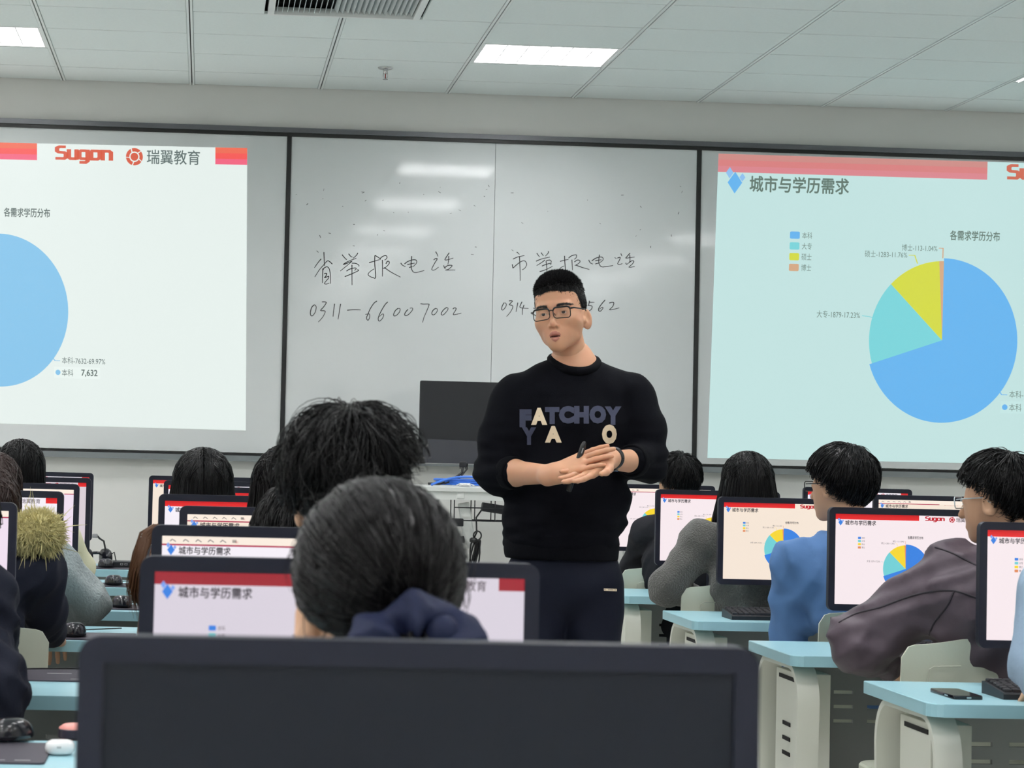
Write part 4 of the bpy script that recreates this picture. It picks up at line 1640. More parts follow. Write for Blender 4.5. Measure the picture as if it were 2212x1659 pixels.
def hand_soft(S, side, M, curl=(.2, .25, .25, .3), spread=.06, thumb=.6, scale=1.0, thumb_in=0.0):
    """hand in frame M: +y along the fingers, +z back of the hand, thumb towards +x*side; curl bends to -z"""
    sc = scale
    def W_(p): return M @ V3((p[0] * side * sc, p[1] * sc, p[2] * sc))
    kn = [(.031, .090, .0), (.0105, .096, .002), (-.0105, .093, .001), (-.030, .084, -.003)]     # index..little
    ln = [(.040, .024, .020), (.045, .028, .021), (.041, .026, .020), (.032, .019, .018)]
    S.cone(W_((0, -.02, 0)), W_((0, .012, 0)), .023 * sc, .023 * sc, .012, wide=(M.to_3x3() @ V3((1, 0, 0)), 1.2))
    for i, q in enumerate(kn):
        S.cone(W_((q[0] * .55, .012, 0)), W_(q), .0165 * sc, .0112 * sc, .014)
    S.cone(W_((.024, .022, -.008)), W_((.026, .06, -.006)), .017 * sc, .012 * sc, .012)
    S.cone(W_((-.024, .02, -.006)), W_((-.026, .06, -.006)), .015 * sc, .011 * sc, .012)
    for i, q in enumerate(kn):
        a = (1.5 - i) * spread * 1.0
        c = curl[i]
        p = V3(q); ang = c * .6
        r = (.0094, .0096, .0092, .0082)[i]
        for j, L in enumerate(ln[i]):
            d = V3((math.sin(a) * math.cos(ang), math.cos(a) * math.cos(ang), -math.sin(ang)))
            e = p + d * L
            r2 = r * .9
            S.cone(W_(p), W_(e), r * sc, r2 * sc, .0035)
            p = e; r = r2; ang += c
    p = V3((.028, .018, -.006))
    for j, (L, r, r2) in enumerate(((.042, .0145, .0118), (.032, .0112, .0102), (.026, .0100, .0080))):
        a = thumb * (1 - .35 * j)
        d = V3((math.sin(a), math.cos(a), -.18 - thumb_in - .1 * j)).normalized()
        e = p + d * L
        S.cone(W_(p), W_(e), r * sc, r2 * sc, .006)
        p = e
    return S


def frame_yz(origin, ydir, zhint):
    y = V3(ydir).normalized(); z = V3(zhint); z = (z - y * z.dot(y)).normalized(); x = y.cross(z)
    return Matrix(((x.x, y.x, z.x, origin[0]), (x.y, y.y, z.y, origin[1]), (x.z, y.z, z.z, origin[2]), (0, 0, 0, 1)))


# ---- hair ---------------------------------------------------------------
def ell_dir(th, ph):
    """unit direction: th from the crown, ph clockwise from the face"""
    return np.stack([np.sin(th) * np.sin(ph), np.sin(th) * np.cos(ph), np.cos(th)], -1)


HC = np.array((0, -.018, .03))
HR = np.array((.074, .092, .082))


def th_limit(ph, front, side, back):
    """how far down hair reaches for each azimuth"""
    c = np.cos(ph)
    return np.where(c > 0, side + (front - side) * np.clip(c, 0, 1) ** 1.3, side + (back - side) * np.clip(-c, 0, 1) ** .8)


def hair_short(n, front=1.05, side=1.45, back=1.95, thick=.014, length=.06, lift=.10, rr=.0011, whorl=(0, -.35), seed=1, messy=.25, m=6, tail=.22):
    r = np.random.RandomState(seed)
    ph = r.uniform(0, 2 * math.pi, n)
    lim = th_limit(ph, front, side, back)
    th0 = lim * np.sqrt(r.uniform(0, 1, n)) * .98
    L = length * r.uniform(.6, 1.25, n)
    t = np.linspace(0, 1, m)[None, :]
    R0 = HR + thick * .75
    dth = (L / R0.mean())[:, None] * t
    TH = np.minimum(th0[:, None] + dth, (lim + tail * r.uniform(.1, 1.5, n))[:, None] + .04 * dth)
    over = 0 * TH
    # neighbouring hairs move together in locks
    q1 = np.sin(ph * 7 + 5 * th0 + seed) + np.sin(ph * 13 - 9 * th0 + 2 * seed) + .6 * np.sin(ph * 29 + 17 * th0)
    q2 = np.sin(ph * 9 - 7 * th0 + 3 * seed) + np.sin(ph * 17 + 11 * th0 + seed)
    q3 = np.sin(ph * 11 + 8 * th0 + .7 * seed) * .5 + .5
    PH = ph[:, None] + messy * (.55 * q1[:, None] * t + .30 * q2[:, None] * t ** 2 + .22 * r.normal(size=(n, 1)) * t)
    D = ell_dir(TH, PH)
    lf = lift * (q3[:, None] ** 1.5 * .9 + .15 * r.uniform(0, 1, (n, 1)))
    k = 1 + lf * np.sin(np.pi * np.clip(t * .75, 0, 1)) + .012 * r.normal(size=(n, 1))
    # tilt the pole backwards to the whorl
    a = whorl[1]
    ca, sa = math.cos(a), math.sin(a)
    y = D[..., 1] * ca + D[..., 2] * sa; z = -D[..., 1] * sa + D[..., 2] * ca
    D = np.stack([D[..., 0], y, z], -1)
    P = HC + D * R0 * k[..., None]
    P[..., 2] -= over * .02
    return strand_mesh(P, rr * r.uniform(.6, 1.3, n))


def hair_long(n, length=.32, thick=.018, rr=.0012, seed=1, part=0.0, back_only=True, flare=.02, m=10, front=1.15, fwd=0.0, wide=.0):
    """straight hair falling from a parting; ends at -length below eye level"""
    r = np.random.RandomState(seed)
    s = r.choice((-1, 1), n)
    y0 = r.uniform(-.085, .055, n)                       # root along the parting line
    ph_end = r.uniform(.25, math.pi, n) if not back_only else r.uniform(1.0, math.pi, n)
    R0 = HR + thick * r.uniform(.35, 1.0, (n, 1))
    # root direction
    Dr = np.stack([part + s * .03 * r.uniform(0, 1, n), y0, np.sqrt(np.clip(.0067 - y0 ** 2 * .6, .0005, 1))], -1)
    Dr /= np.linalg.norm(Dr, axis=1, keepdims=True)
    thE = np.full(n, 1.62)
    De = ell_dir(thE, s * ph_end)
    t = np.linspace(0, 1, m)
    P = np.zeros((n, m, 3))
    k = m // 2 + 1
    for i in range(k):
        u = i / (k - 1)
        D = Dr * (1 - u) + De * u; D /= np.linalg.norm(D, axis=1, keepdims=True)
        P[:, i] = HC + D * R0 * (1 + .03 * np.sin(ph_end * 11 + s + seed) * u)[:, None]
    end = P[:, k - 1].copy()
    Ls = (length + end[:, 2]) * r.uniform(.82, 1.04, n)
    lk = np.stack([np.sin(ph_end * 9 * s + seed), np.sin(ph_end * 14 + 2 * seed), 0 * ph_end], -1)
    jit = (r.normal(size=(n, 3)) * .35 + lk * .6) * flare
    out = np.stack([s * wide * np.abs(np.sin(ph_end)) ** .7, -.25 * wide * np.ones(n), 0 * s], -1)
    for i in range(k, m):
        u = (i - k + 1) / (m - k)
        P[:, i] = end + np.array((0, 0, -1)) * (Ls * u)[:, None] + jit * u ** 1.5 + out * u + np.array((0, fwd, 0)) * u
    return strand_mesh(P, rr * r.uniform(.6, 1.4, n))


def hair_cap(front=1.05, side=1.45, back=1.95, thick=.012, whorl=-.35, nu=64, nv=22, bump=.0025, seed=0):
    """closed inner cap under the strands"""
    r = np.random.RandomState(seed)
    ph = np.linspace(0, 2 * math.pi, nu, endpoint=False)
    lim = th_limit(ph, front, side, back)
    P = []
    for i in range(nv + 1):
        u = i / nv
        D = ell_dir(lim * u, ph)
        a = whorl
        y = D[:, 1] * math.cos(a) + D[:, 2] * math.sin(a); z = -D[:, 1] * math.sin(a) + D[:, 2] * math.cos(a)
        D = np.stack([D[:, 0], y, z], -1)
        tk = thick * (1 - u ** 6) + .0015
        P.append(HC + D * (HR + tk + bump * r.normal(size=(nu, 1)) * (i > 0)))
    P = np.concatenate(P)
    F = []
    for i in range(nv):
        for j in range(nu):
            k = (j + 1) % nu
            F.append((i * nu + j, i * nu + k, (i + 1) * nu + k, (i + 1) * nu + j))
    return P, np.array(F)


# ---- a seated or standing figure ----------------------------------------
def person(name, label, H, J, top, trousers=None, hair=None, hairmat=None, skin=None, collar=None, female=False, group='students at the computers', vox=.010, headvox=.0055, seedf=1, fold=(.005, .08), top_mat=None, bulk=1.0, hands=True, extra=None, torso=(.118, .112, .125), sleeve_end=.93, neckr=.052):
    """H: head matrix. J: joints pelvis, chest, neck, ls, le, lw, rs, re, rw, lk, la, rk, ra (l/r as in the photo)"""
    skin = skin or m_skin2
    base = V3((J['pelvis'].x, J['pelvis'].y, 0))
    t = thing(name, label, 'person', tuple(base), 0, group)
    inv = Matrix.Translation(-base)
    Q = lambda p: V3(p) - base
    j = {k: Q(v) for k, v in J.items()}
    Hm = inv @ H
    acr = (j['rs'] - j['ls']).normalized()
    # body: one continuous skin surface (coarse trunk and limbs, finer head and hands)
    B = Soft()
    neck_top = Hm @ V3((0, -.03, -.06))
    B.cone(neck_top, j['neck'], neckr, neckr + .004, .02)
    B.cone(j['neck'], j['chest'], .042, .062, .02, wide=(acr, 1.5))
    B.cone(j['chest'], j['pelvis'], .062, .075, .02, wide=(acr, 1.35))
    for s in 'lr':
        B.cone(j['neck'] - V3((0, 0, .04)), j[s + 's'], .036, .04, .02)
        B.cone(j[s + 's'], j[s + 'e'], .043, .036, .02)
        B.cone(j[s + 'e'], j[s + 'w'], .036, .025, .02)
        hip = j['pelvis'] + acr * (.085 if s == 'r' else -.085)
        B.cone(hip, j[s + 'k'], .075, .052, .03)
        B.cone(j[s + 'k'], j[s + 'a'], .05, .035, .02)
    parts = [(*B.mesh(vox * 1.2), 0)]
    Hd = head_soft(Soft(), female)
    Hd.cone((0, -.03, -.05), tuple(Hm.inverted() @ j['neck']), neckr, neckr + .006, .03)
    hp, hf = Hd.mesh(headvox)
    parts.append((xform(hp, Hm), hf, 0))
    if hands:
        for s in 'lr':
            d = (j[s + 'w'] - j[s + 'e']).normalized()
            Mh = frame_yz(j[s + 'w'], d + V3((0, .2, -.1)), (0, 0, 1))
            hs = hand_soft(Soft(), 1 if s == 'l' else -1, Mh, (.35, .4, .4, .4))
            hs.cone(j[s + 'e'], j[s + 'w'], .034, .025, .01)
            parts.append((*hs.mesh(.0055), 0))
    P, Fc, mi = join_np(parts)
    obj('body', np_mesh('body', P, Fc, skin), t)
    # top
    C = Soft()
    C.cone(j['neck'] - V3((0, 0, .045)), j['chest'], torso[0] * .72 * bulk, torso[1] * bulk, .05, wide=(acr, 1.55))
    C.cone(j['chest'], j['pelvis'] + V3((0, 0, .03)), torso[1] * bulk, torso[2] * bulk, .05, wide=(acr, 1.42))
    for s in 'lr':
        C.cone(j['neck'] - V3((0, 0, .035)), j[s + 's'], .06 * bulk, .068 * bulk, .04)
        C.cone(j[s + 's'], j[s + 'e'], .068 * bulk, .058 * bulk, .03)
        e = j[s + 'e'] + (j[s + 'w'] - j[s + 'e']) * sleeve_end
        C.cone(j[s + 'e'], e, .056 * bulk, .042 * bulk, .03)
    if extra:
        extra(C, j)
    P, Fc = C.mesh(vox, folds(seedf, fold[0], fold[1], fold[2] if len(fold) > 2 else (1, 1, 1), len(fold) > 2), 1)
    obj(top, np_mesh(top, P, Fc, top_mat), t)
    if collar:
        collar(t, j, Hm)
    # trousers, shoes
    L = Soft()
    L.cone(j['pelvis'] + V3((0, 0, .06)), j['pelvis'] - V3((0, 0, .02)), .10, .11, .03, wide=(acr, 1.45))
    for s in 'lr':
        hip = j['pelvis'] + acr * (.085 if s == 'r' else -.085)
        L.cone(hip, j[s + 'k'], .092, .07, .03)
        L.cone(j[s + 'k'], j[s + 'a'] + V3((0, 0, .03)), .066, .055, .02)
    P, Fc = L.mesh(.014, folds(seedf + 50, .004, .09))
    obj('trousers', np_mesh('trousers', P, Fc, trousers or m_jeans), t)
    fwd = (Hm.to_3x3() @ V3((0, 1, 0))); fwd.z = 0; fwd.normalize()
    for s in 'lr':
        S = Soft()
        a = j[s + 'a']
        S.cone(V3((a.x, a.y, .05)) - fwd * .04, V3((a.x, a.y, .04)) + fwd * .13, .042, .036, .02)
        S.half((0, 0, .005), (0, 0, -1))
        P, Fc = S.mesh(.012)
        obj('shoe', np_mesh('shoe', P, Fc, m_shoe), t)
    if hair is not None:
        P, Fc, mi = join_np([(p, f, 0) for p, f in hair])
        obj('hair', np_mesh('hair', xform(P, Hm), Fc, hairmat or m_hair), t)
    return t, j, Hm


def head_at(px, py, Y, yaw=0.0, pitch=0.0, roll=0.0, s=1.0):
    """head whose middle shows at the photo pixel; yaw 0 looks to the front wall, positive turns left"""
    p = at(px, py, Y)
    return Matrix.Translation(p) @ Matrix.Rotation(yaw, 4, 'Z') @ Matrix.Rotation(pitch, 4, 'X') @ Matrix.Rotation(roll, 4, 'Y') @ Matrix.Scale(s, 4)


def seated(H, hipx=None, hipy=None, sh=.185, lean=.0, seatz=.45):
    """default joints of someone sitting at a desk and facing the front wall"""
    h = H.translation
    nk = H @ V3((0, -.045, -.19))
    hipx = h.x if hipx is None else hipx
    hipy = h.y - .16 if hipy is None else hipy
    J = dict(neck=nk, pelvis=V3((hipx, hipy, seatz + .115)))
    J['chest'] = nk.lerp(J['pelvis'], .42) + V3((0, -.03, 0))
    for s, k in (('l', -1), ('r', 1)):
        J[s + 's'] = nk + V3((k * sh, -.005, -.075))
        J[s + 'e'] = V3((nk.x + k * (sh + .06), nk.y + .12, .80))
        J[s + 'w'] = V3((nk.x + k * .14, nk.y + .35, .80))
        J[s + 'k'] = V3((hipx + k * .11, hipy + .42, .50))
        J[s + 'a'] = V3((hipx + k * .12, hipy + .40, .08))
    return J


def glasses(t, Hm, m, wires=.0016, lens=True, name='glasses'):
    """spectacles in the head frame"""
    b = MB()
    for s in (-1, 1):
        o = [(p[0] + s * .033, .098 - abs(p[0]) * .12 - .0 , p[1] - .002) for p in rrect(.052, .032, .009, 4)]
        b.tube(o + [o[0]], wires, 6)
        b.tube([(s * .060, .088, .006), (s * .07, .06, .006), (s * .080, .0, .004), (s * .082, -.02, -.012)], wires * 1.1, 6)
    b.tube([(-.008, .1, .004), (0, .102, .007), (.008, .1, .004)], wires, 6)
    o = b.build(name, m, t, smooth=True)
    o.matrix_local = Hm
    return o
# ================================================================== students
fab = lambda n, c, **k: mat(n, c, rough=k.pop('rough', .85), spec=.2, bump=k.pop('bump', (260, .12)), **k)
m_navy = fab('cloth_navy', srgb(30, 33, 46))
m_hood = fab('cloth_black', srgb(34, 35, 40))
m_grey_coat = fab('cloth_grey_boucle', srgb(92, 92, 88), bump=(170, .9), var=(150, .35), sheen=.3)
m_blue = fab('cloth_blue_shirt', srgb(86, 122, 170), rough=.7, bump=(40, .1))
m_brown = fab('cloth_brown_shell', srgb(84, 74, 82), rough=.5, bump=(30, .15))
m_fuzzy = fab('cloth_fuzzy_grey', srgb(172, 182, 182), bump=(120, .8), var=(110, .12), sheen=.4)
m_cream = fab('cloth_cream', srgb(226, 222, 190))
m_ltblue = fab('cloth_pale_blue', srgb(146, 168, 190), bump=(60, .2))
m_fur = mat('fur_olive', srgb(214, 204, 150), rough=.7, spec=.2, var=(60, .3))
m_scrunch = fab('scrunchie_navy', srgb(24, 31, 58), rough=.65, bump=(40, .35))
m_gls = mat('glasses_black', srgb(16, 16, 18), rough=.3)
m_glsc = mat('glasses_clear', srgb(196, 206, 212), rough=.15, spec=.6)

shorts = lambda seed, n=2600, **k: [hair_cap(k.get('front', 1.05), k.get('side', 1.45), k.get('back', 1.95), k.get('cap', .012), seed=seed), hair_short(n, k.get('front', 1.05), k.get('side', 1.45), k.get('back', 1.95), k.get('thick', .018), k.get('length', .06), k.get('lift', .12), k.get('rr', .0013), seed=seed, messy=k.get('messy', .25))]


def longs(seed, n=2600, length=.30, thick=.022, **k):
    # closed inner shape: cap plus a falling curtain behind and beside the neck
    S = Soft()
    S.ell(tuple(HC), tuple(HR + .011), .02)
    w = k.get('width', .085)
    S.cone((0, -.045, .0), (0, -.05, -length * .8), w * .62, w * .5, .03, wide=((1, 0, 0), 1.55))
    # leave the face free
    S.ell((0, .115, -.06), (.075, .095, .13), .02, -1)
    S.half((0, 0, -length * .86), (0, 0, -1))
    return [S.mesh(.007), hair_long(n, length, thick, seed=seed, rr=k.get('rr', .0014), flare=k.get('flare', .02), part=k.get('part', 0), back_only=k.get('back_only', False), fwd=k.get('fwd', 0), wide=k.get('spread', .01))]


# -- right of the aisle, front to back --------------------------------------
H = head_at(1464, 1041, 8.62, .12)
J = seated(H, sh=.2)
J['ls'] = at(1396, 1150, 8.6); J['le'] = at(1368, 1226, 8.72); J['lw'] = V3((2.1, 9.05, .8))
person('person', 'student in a black hoodie behind the teacher, short black hair', H, J, 'hoodie', hair=shorts(3, 3600, length=.07, messy=.22, lift=.16, thick=.022, rr=.0011), top_mat=m_hood, seedf=3, bulk=1.02, fold=(.010, .14, (1, 1, .8)))

H = head_at(1612, 1050, 7.5, 0.0)
J = seated(H, sh=.2, hipx=2.2)
J['ls'] = at(1512, 1172, 7.45); J['le'] = at(1443, 1268, 7.42); J['lw'] = at(1500, 1290, 7.68)
person('person', 'woman in a grey fuzzy coat with long straight black hair', H, J, 'coat', hair=longs(5, 5200, .25, .026, flare=.016, spread=.045, width=.1, rr=.0012) , top_mat=m_grey_coat, seedf=5, bulk=1.16, fold=(.010, .16, (1, 1, .6)))

def shirt_extra(C, j):
    C.cone(j['ls'] + V3((.07, -.01, -.06)), j['pelvis'] + V3((-.13, 0, .06)), .085, .10, .05)
    C.cone(j['rs'] + V3((-.07, -.01, -.06)), j['pelvis'] + V3((.13, 0, .06)), .085, .10, .05)


def shirt_collar(t, j, Hm):
    b = MB()
    c = j['neck'] + V3((0, 0, .0))
    pts = [c + V3((.066 * math.cos(2 * math.pi * i / 24), .062 * math.sin(2 * math.pi * i / 24) + .004, .004 + .012 * math.sin(2 * math.pi * i / 24 + math.pi))) for i in range(25)]
    b.tube(pts, .013, 8, cap=False)
    b.build('collar', m_blue, t, smooth=True)


H = head_at(1812, 1048, 6.4, .62, -.05)
J = seated(H, sh=.2, hipx=2.36, hipy=6.25)
J['ls'] = at(1712, 1212, 6.36); J['le'] = at(1702, 1400, 6.42); J['lw'] = V3((2.05, 6.72, .8))
J['rs'] = at(1890, 1215, 6.36); J['re'] = at(1900, 1400, 6.42)
tt, jj, Hm = person('person', 'man in a blue shirt with black glasses and bowl-cut black hair', H, J, 'shirt', hair=shorts(8, 3600, thick=.034, cap=.026, length=.10, front=1.25, side=1.55, back=2.05, lift=.12, messy=.2, rr=.0013), top_mat=m_blue, seedf=8, bulk=1.06, fold=(.013, .17, (1, .6, .55)), extra=shirt_extra, collar=shirt_collar)
glasses(tt, Hm, m_gls)

H = head_at(2152, 1078, 5.32, .75, -.12)
J = seated(H, hipx=2.5, hipy=5.22, sh=.2)
J['neck'] = H @ V3((.02, -.06, -.17))
J['ls'] = at(2052, 1232, 5.3); J['le'] = at(1850, 1388, 5.32); J['lw'] = at(1945, 1448, 5.56)
J['rs'] = at(2240, 1230, 5.3)
J['chest'] = at(2130, 1300, 5.25)


def jacket_extra(C, j):
    C.cone(j['ls'] + V3((.02, 0, -.02)), j['le'] + V3((.03, 0, .0)), .085, .078, .05)
    C.cone(j['le'], j['le'].lerp(j['lw'], .6), .07, .06, .04)
    C.cone(j['ls'] + V3((.06, -.02, -.1)), j['chest'] + V3((0, 0, -.1)), .1, .12, .06)
    C.cone(j['neck'] + V3((-.09, -.01, -.02)), j['neck'] + V3((.1, -.01, -.02)), .055, .055, .04)


def jacket_collar(t, j, Hm):
    b = MB()
    c = j['neck'] + V3((-.01, -.01, -.005))
    pts = [c + V3((.082 * math.cos(2 * math.pi * i / 24), .075 * math.sin(2 * math.pi * i / 24), .006 + .018 * math.sin(2 * math.pi * i / 24 + math.pi))) for i in range(25)]
    b.tube(pts, .024, 8, cap=False)
    b.build('collar', m_brown, t, smooth=True)
    # stitched seam along the sleeve and shoulder, laid on the cloth
    top_ = [o for o in ALLCH(t) if o.name.startswith('jacket')][0]
    bv_ = BVHTree.FromPolygons([tuple(v.co) for v in top_.data.vertices], [tuple(q.vertices) for q in top_.data.polygons])
    o0 = CAMP - V3((t.location.x, t.location.y, 0))
    for line in ([(1812, 1345), (1850, 1325), (1900, 1312), (1960, 1290), (2010, 1278), (2060, 1276), (2110, 1292)], [(2060, 1278), (2045, 1310), (2015, 1350), (2000, 1400)], [(2020, 1182), (2060, 1196), (2110, 1222)]):
        pts = []
        for q in smooth_path(line, 5):
            hit = bv_.ray_cast(o0, ray(q.x, q.y).normalized())
            if hit[0] is not None: pts.append(hit[0] + V3((0, -.0005, 0)))
        if len(pts) > 3:
            MB().tube(pts, .0028, 6).build('seam', mat('seam_dark', srgb(48, 42, 50), rough=.7), t, smooth=True)


tt, jj, Hm = person('person', 'man in a dark brown jacket leaning on his elbow, clear glasses', H, J, 'jacket', hair=shorts(11, 3600, thick=.026, cap=.018, length=.085, front=1.2, side=1.45, back=2.1, lift=.16, messy=.25), top_mat=m_brown, seedf=21, bulk=1.06, fold=(.014, .16, (.5, .5, 1)), extra=jacket_extra, collar=jacket_collar, sleeve_end=.72)
glasses(tt, Hm, m_glsc)
S = Soft()
a, b2, c = jj['neck'], jj['ls'], jj['chest']

H = head_at(2345, 1130, 4.2, 0)
J = seated(H, sh=.2)
J['ls'] = at(2268, 1285, 4.2); J['le'] = at(2240, 1440, 4.16); J['lw'] = at(2420, 1490, 4.5)
person('person', 'student at the right edge, only a pale blue-grey sleeve showing', H, J, 'sweatshirt', hair=shorts(13, 1200), top_mat=m_ltblue, seedf=13, bulk=.95, fold=(.008, .12, (1, 1, .6)))

# -- left block, left seats ---------------------------------------------------
H = head_at(44, 1022, 7.5, .05)
J = seated(H, sh=.18)
J['rs'] = at(132, 1160, 7.45); J['re'] = at(172, 1228, 7.5); J['rw'] = V3((-.62, 7.95, .8))
person('person', 'girl with smooth black hair and a cream sleeve at the far left', H, J, 'jacket', hair=longs(17, 2600, .26, .02), top_mat=m_cream, seedf=17, bulk=.98)

H = head_at(-14, 1062, 6.4, .05)
J = seated(H, sh=.18)
J['rs'] = at(112, 1215, 6.35); J['re'] = at(196, 1300, 6.4); J['rw'] = at(120, 1345, 6.72)
person('person', 'girl with dark brown hair and a fuzzy light grey sleeve', H, J, 'fleece', hair=longs(19, 2200, .26, .02), hairmat=m_hair_dbrown, top_mat=m_fuzzy, seedf=19, bulk=1.12, fold=(.010, .15, (1, 1, .6)))

H = head_at(-32, 1108, 5.3, .05)
J = seated(H, sh=.19, hipx=-.80)
J['rs'] = at(78, 1235, 5.25); J['re'] = at(96, 1322, 5.34); J['rw'] = at(110, 1372, 5.62)


def fur_collar(t, j, Hm):
    base = V3((t.location.x, t.location.y, 0))
    c = at(92, 1152, 5.2) - base
    r = np.random.RandomState(4)
    S = Soft()
    S.ell(tuple(c), (.05, .05, .052), .02)
    S.cone(c + V3((-.02, .02, .0)), c + V3((-.2, .06, -.01)), .05, .05, .03)
    p0, f0 = S.mesh(.008)
    idx = r.randint(0, len(p0), 8000)
    ax = np.clip((p0[idx] - npv(c))[:, 0], -.2, 0)
    ctr = np.stack([c.x + ax, np.full(len(ax), c.y), np.full(len(ax), c.z)], -1)
    n = p0[idx] - ctr; n /= np.linalg.norm(n, axis=1, keepdims=True)
    n = n + r.normal(size=n.shape) * .35
    L = r.uniform(.008, .02, len(idx)); L[:100] = r.uniform(.03, .055, 100)
    tt_ = np.linspace(0, 1, 5)[None, :, None]
    P = p0[idx][:, None, :] + n[:, None, :] * L[:, None, None] * tt_ + np.array((0, 0, -.010)) * tt_ ** 2 * r.uniform(-.3, 1, (len(idx), 1, 1))
    P, Fc, _ = join_np([(p0, f0, 0), (*strand_mesh(P, .0009 * r.uniform(.6, 1.6, len(idx))), 0)])
    obj('fur_collar', np_mesh('fur_collar', P, Fc, m_fur), t)


person('person', 'student in a dark coat with an olive fur collar at the left', H, J, 'coat', hair=longs(23, 2200, .21, .022), hairmat=m_hair_dbrown, top_mat=m_navy, seedf=23, bulk=1.1, collar=fur_collar, fold=(.012, .15, (1, 1, .7)))

H = head_at(-95, 1150, 4.15, 0)
J = seated(H, sh=.19)
J['rs'] = at(-34, 1290, 4.15); J['re'] = at(-26, 1395, 4.2); J['rw'] = at(6, 1440, 4.48)
person('person', 'student at the left edge, only a dark navy sleeve showing', H, J, 'jacket', hair=shorts(29, 1200), top_mat=m_navy, seedf=29, bulk=1.0, fold=(.010, .12, (1, 1, .6)))

# -- left block, middle seats ----------------------------------------------
H = head_at(438, 1056, 6.42, .0)
J = seated(H, sh=.15)
J['le'].x = J['neck'].x - .13; J['re'].x = J['neck'].x + .15; J['lw'].x = J['neck'].x - .06
person('person', 'girl with long parted black hair seen from behind at the left', H, J, 'sweater', hair=longs(31, 5200, .26, .026, rr=.0012, spread=.03, width=.095), hairmat=m_hair, top_mat=m_hood, seedf=31)

H = head_at(624, 1070, 5.3, .0)
J = seated(H, sh=.18)
person('person', 'student with brownish black hair mostly hidden behind the tousled boy', H, J, 'sweater', hair=longs(37, 2600, .16, .03, flare=.012), hairmat=m_hair_soft, top_mat=m_navy, seedf=37)

H = head_at(640, 1188, 4.25, .0, -.45)
J = seated(H, sh=.16, hipy=3.98, hipx=.36)
J['le'].x = J['neck'].x - .08; J['lw'].x = J['neck'].x - .02; J['ls'].x = J['neck'].x - .13
person('person', 'student bent low with black hair below the tousled boy', H, J, 'hoodie', hair=shorts(41, 2600, thick=.026, cap=.018, length=.08, back=2.0, messy=.2), top_mat=m_hood, seedf=41)

H = head_at(398, 1292, 4.36, .1, -.7)
J = seated(H, sh=.15, hipx=-.02, hipy=4.1)
J['neck'] = H @ V3((0, -.06, -.15))
for s_ in 'lr':
    k_ = -1 if s_ == 'l' else 1
    J[s_ + 's'] = J['neck'] + V3((k_ * .10 + .03, -.04, -.05)); J[s_ + 'e'] = J['neck'] + V3((k_ * .10 + .08, .06, -.12)); J[s_ + 'w'] = J['neck'] + V3((k_ * .06 + .09, .22, -.10))
hb = longs(43, 1800, .25, .02, fwd=.0)
r_ = np.random.RandomState(2)
Hi = H.inverted()
ps = []
for k in range(260):
    o = r_.normal(size=2) * (5, 9)
    q = [Hi @ at(338 + o[0] * .6, 1140 + o[1] * .4, 4.30), Hi @ at(312 + o[0], 1170 + o[1], 4.28), Hi @ at(298 + o[0] * 1.2, 1215 + o[1], 4.28), Hi @ at(292 + o[0] * 1.5, 1262 + o[1], 4.30), Hi @ at(300 + o[0] * 1.6, 1300 + o[1] * 1.5, 4.33)]
    ps.append([tuple(v) for v in q])
hb.append(strand_mesh(np.array(ps), .0013))
person('person', 'student with light brown hair bent down between the monitors', H, J, 'sweater', hair=hb, hairmat=m_hair_brown, top_mat=m_hood, seedf=43, bulk=.85)

H = head_at(762, 1076, 3.06, -.42, -.26, 0, 1.04)
J = seated(H, sh=.19)
J['neck'] = H @ V3((0, -.05, -.18))
boy = [hair_cap(1.15, .98, 1.85, .020, seed=47), hair_short(9000, 1.2, .96, 1.95, .028, .075, .17, .0009, seed=47, messy=.30, m=8), hair_short(700, 1.2, .9, 1.6, .036, .075, .24, .0008, seed=48, messy=.4, m=8)]
person('person', 'boy with tousled black hair in front of the teacher table', H, J, 'jacket', hair=boy, hairmat=m_hair, top_mat=m_navy, seedf=47, headvox=.004)

# girl with the scrunchie: hair combed back from the hairline to a low ponytail
H = head_at(816, 1300, 2.12, .0, -.16, 0, 1.04)
r_ = np.random.RandomState(9)
n = 12000
tgt = np.array((.030, -.112, -.030))
tdir = (tgt - HC) / (HR + .012); tdir /= np.linalg.norm(tdir)
ph = r_.uniform(0, 2 * math.pi, n)
th = th_limit(ph, .95, 1.95, 2.9) * r_.uniform(.2, 1.0, n)
D0 = ell_dir(th, ph)
PP = np.zeros((n, 9, 3))
for i in range(9):
    u = i / 8
    D = D0 * (1 - u) + tdir * u * 1.0
    D /= np.linalg.norm(D, axis=1, keepdims=True)
    PP[:, i] = HC + D * (HR + .010 + .0050 * (np.sin(ph * 17 + 1.3 * np.sin(ph * 5)) + .6 * np.sin(ph * 41))[:, None] * math.sin(math.pi * min(1, .25 + u)) + .0008 * r_.normal(size=(n, 1)))
gh = [hair_cap(.98, 1.95, 2.9, .009, whorl=0, seed=9, bump=.0008), strand_mesh(PP, .0011 * r_.uniform(.6, 1.5, n))]
# loose wisps
w = hair_short(120, 1.0, 1.45, 2.2, .014, .07, .22, .0004, seed=10, messy=.4)
gh.append(w)
# tail
tp = []
for k in range(500):
    o = r_.normal(size=3) * (.022, .012, .008)
    tp.append([tgt + o * .3, tgt + np.array((.01, -.035, -.03)) + o * .7, tgt + np.array((.015, -.045, -.09)) + o, tgt + np.array((.015, -.03, -.17)) + o * 1.2, tgt + np.array((.01, -.015, -.25)) + o * .9])
gh.append(strand_mesh(np.array(tp), .0014))
J = seated(H, sh=.17)
J['neck'] = H @ V3((0, -.05, -.17))


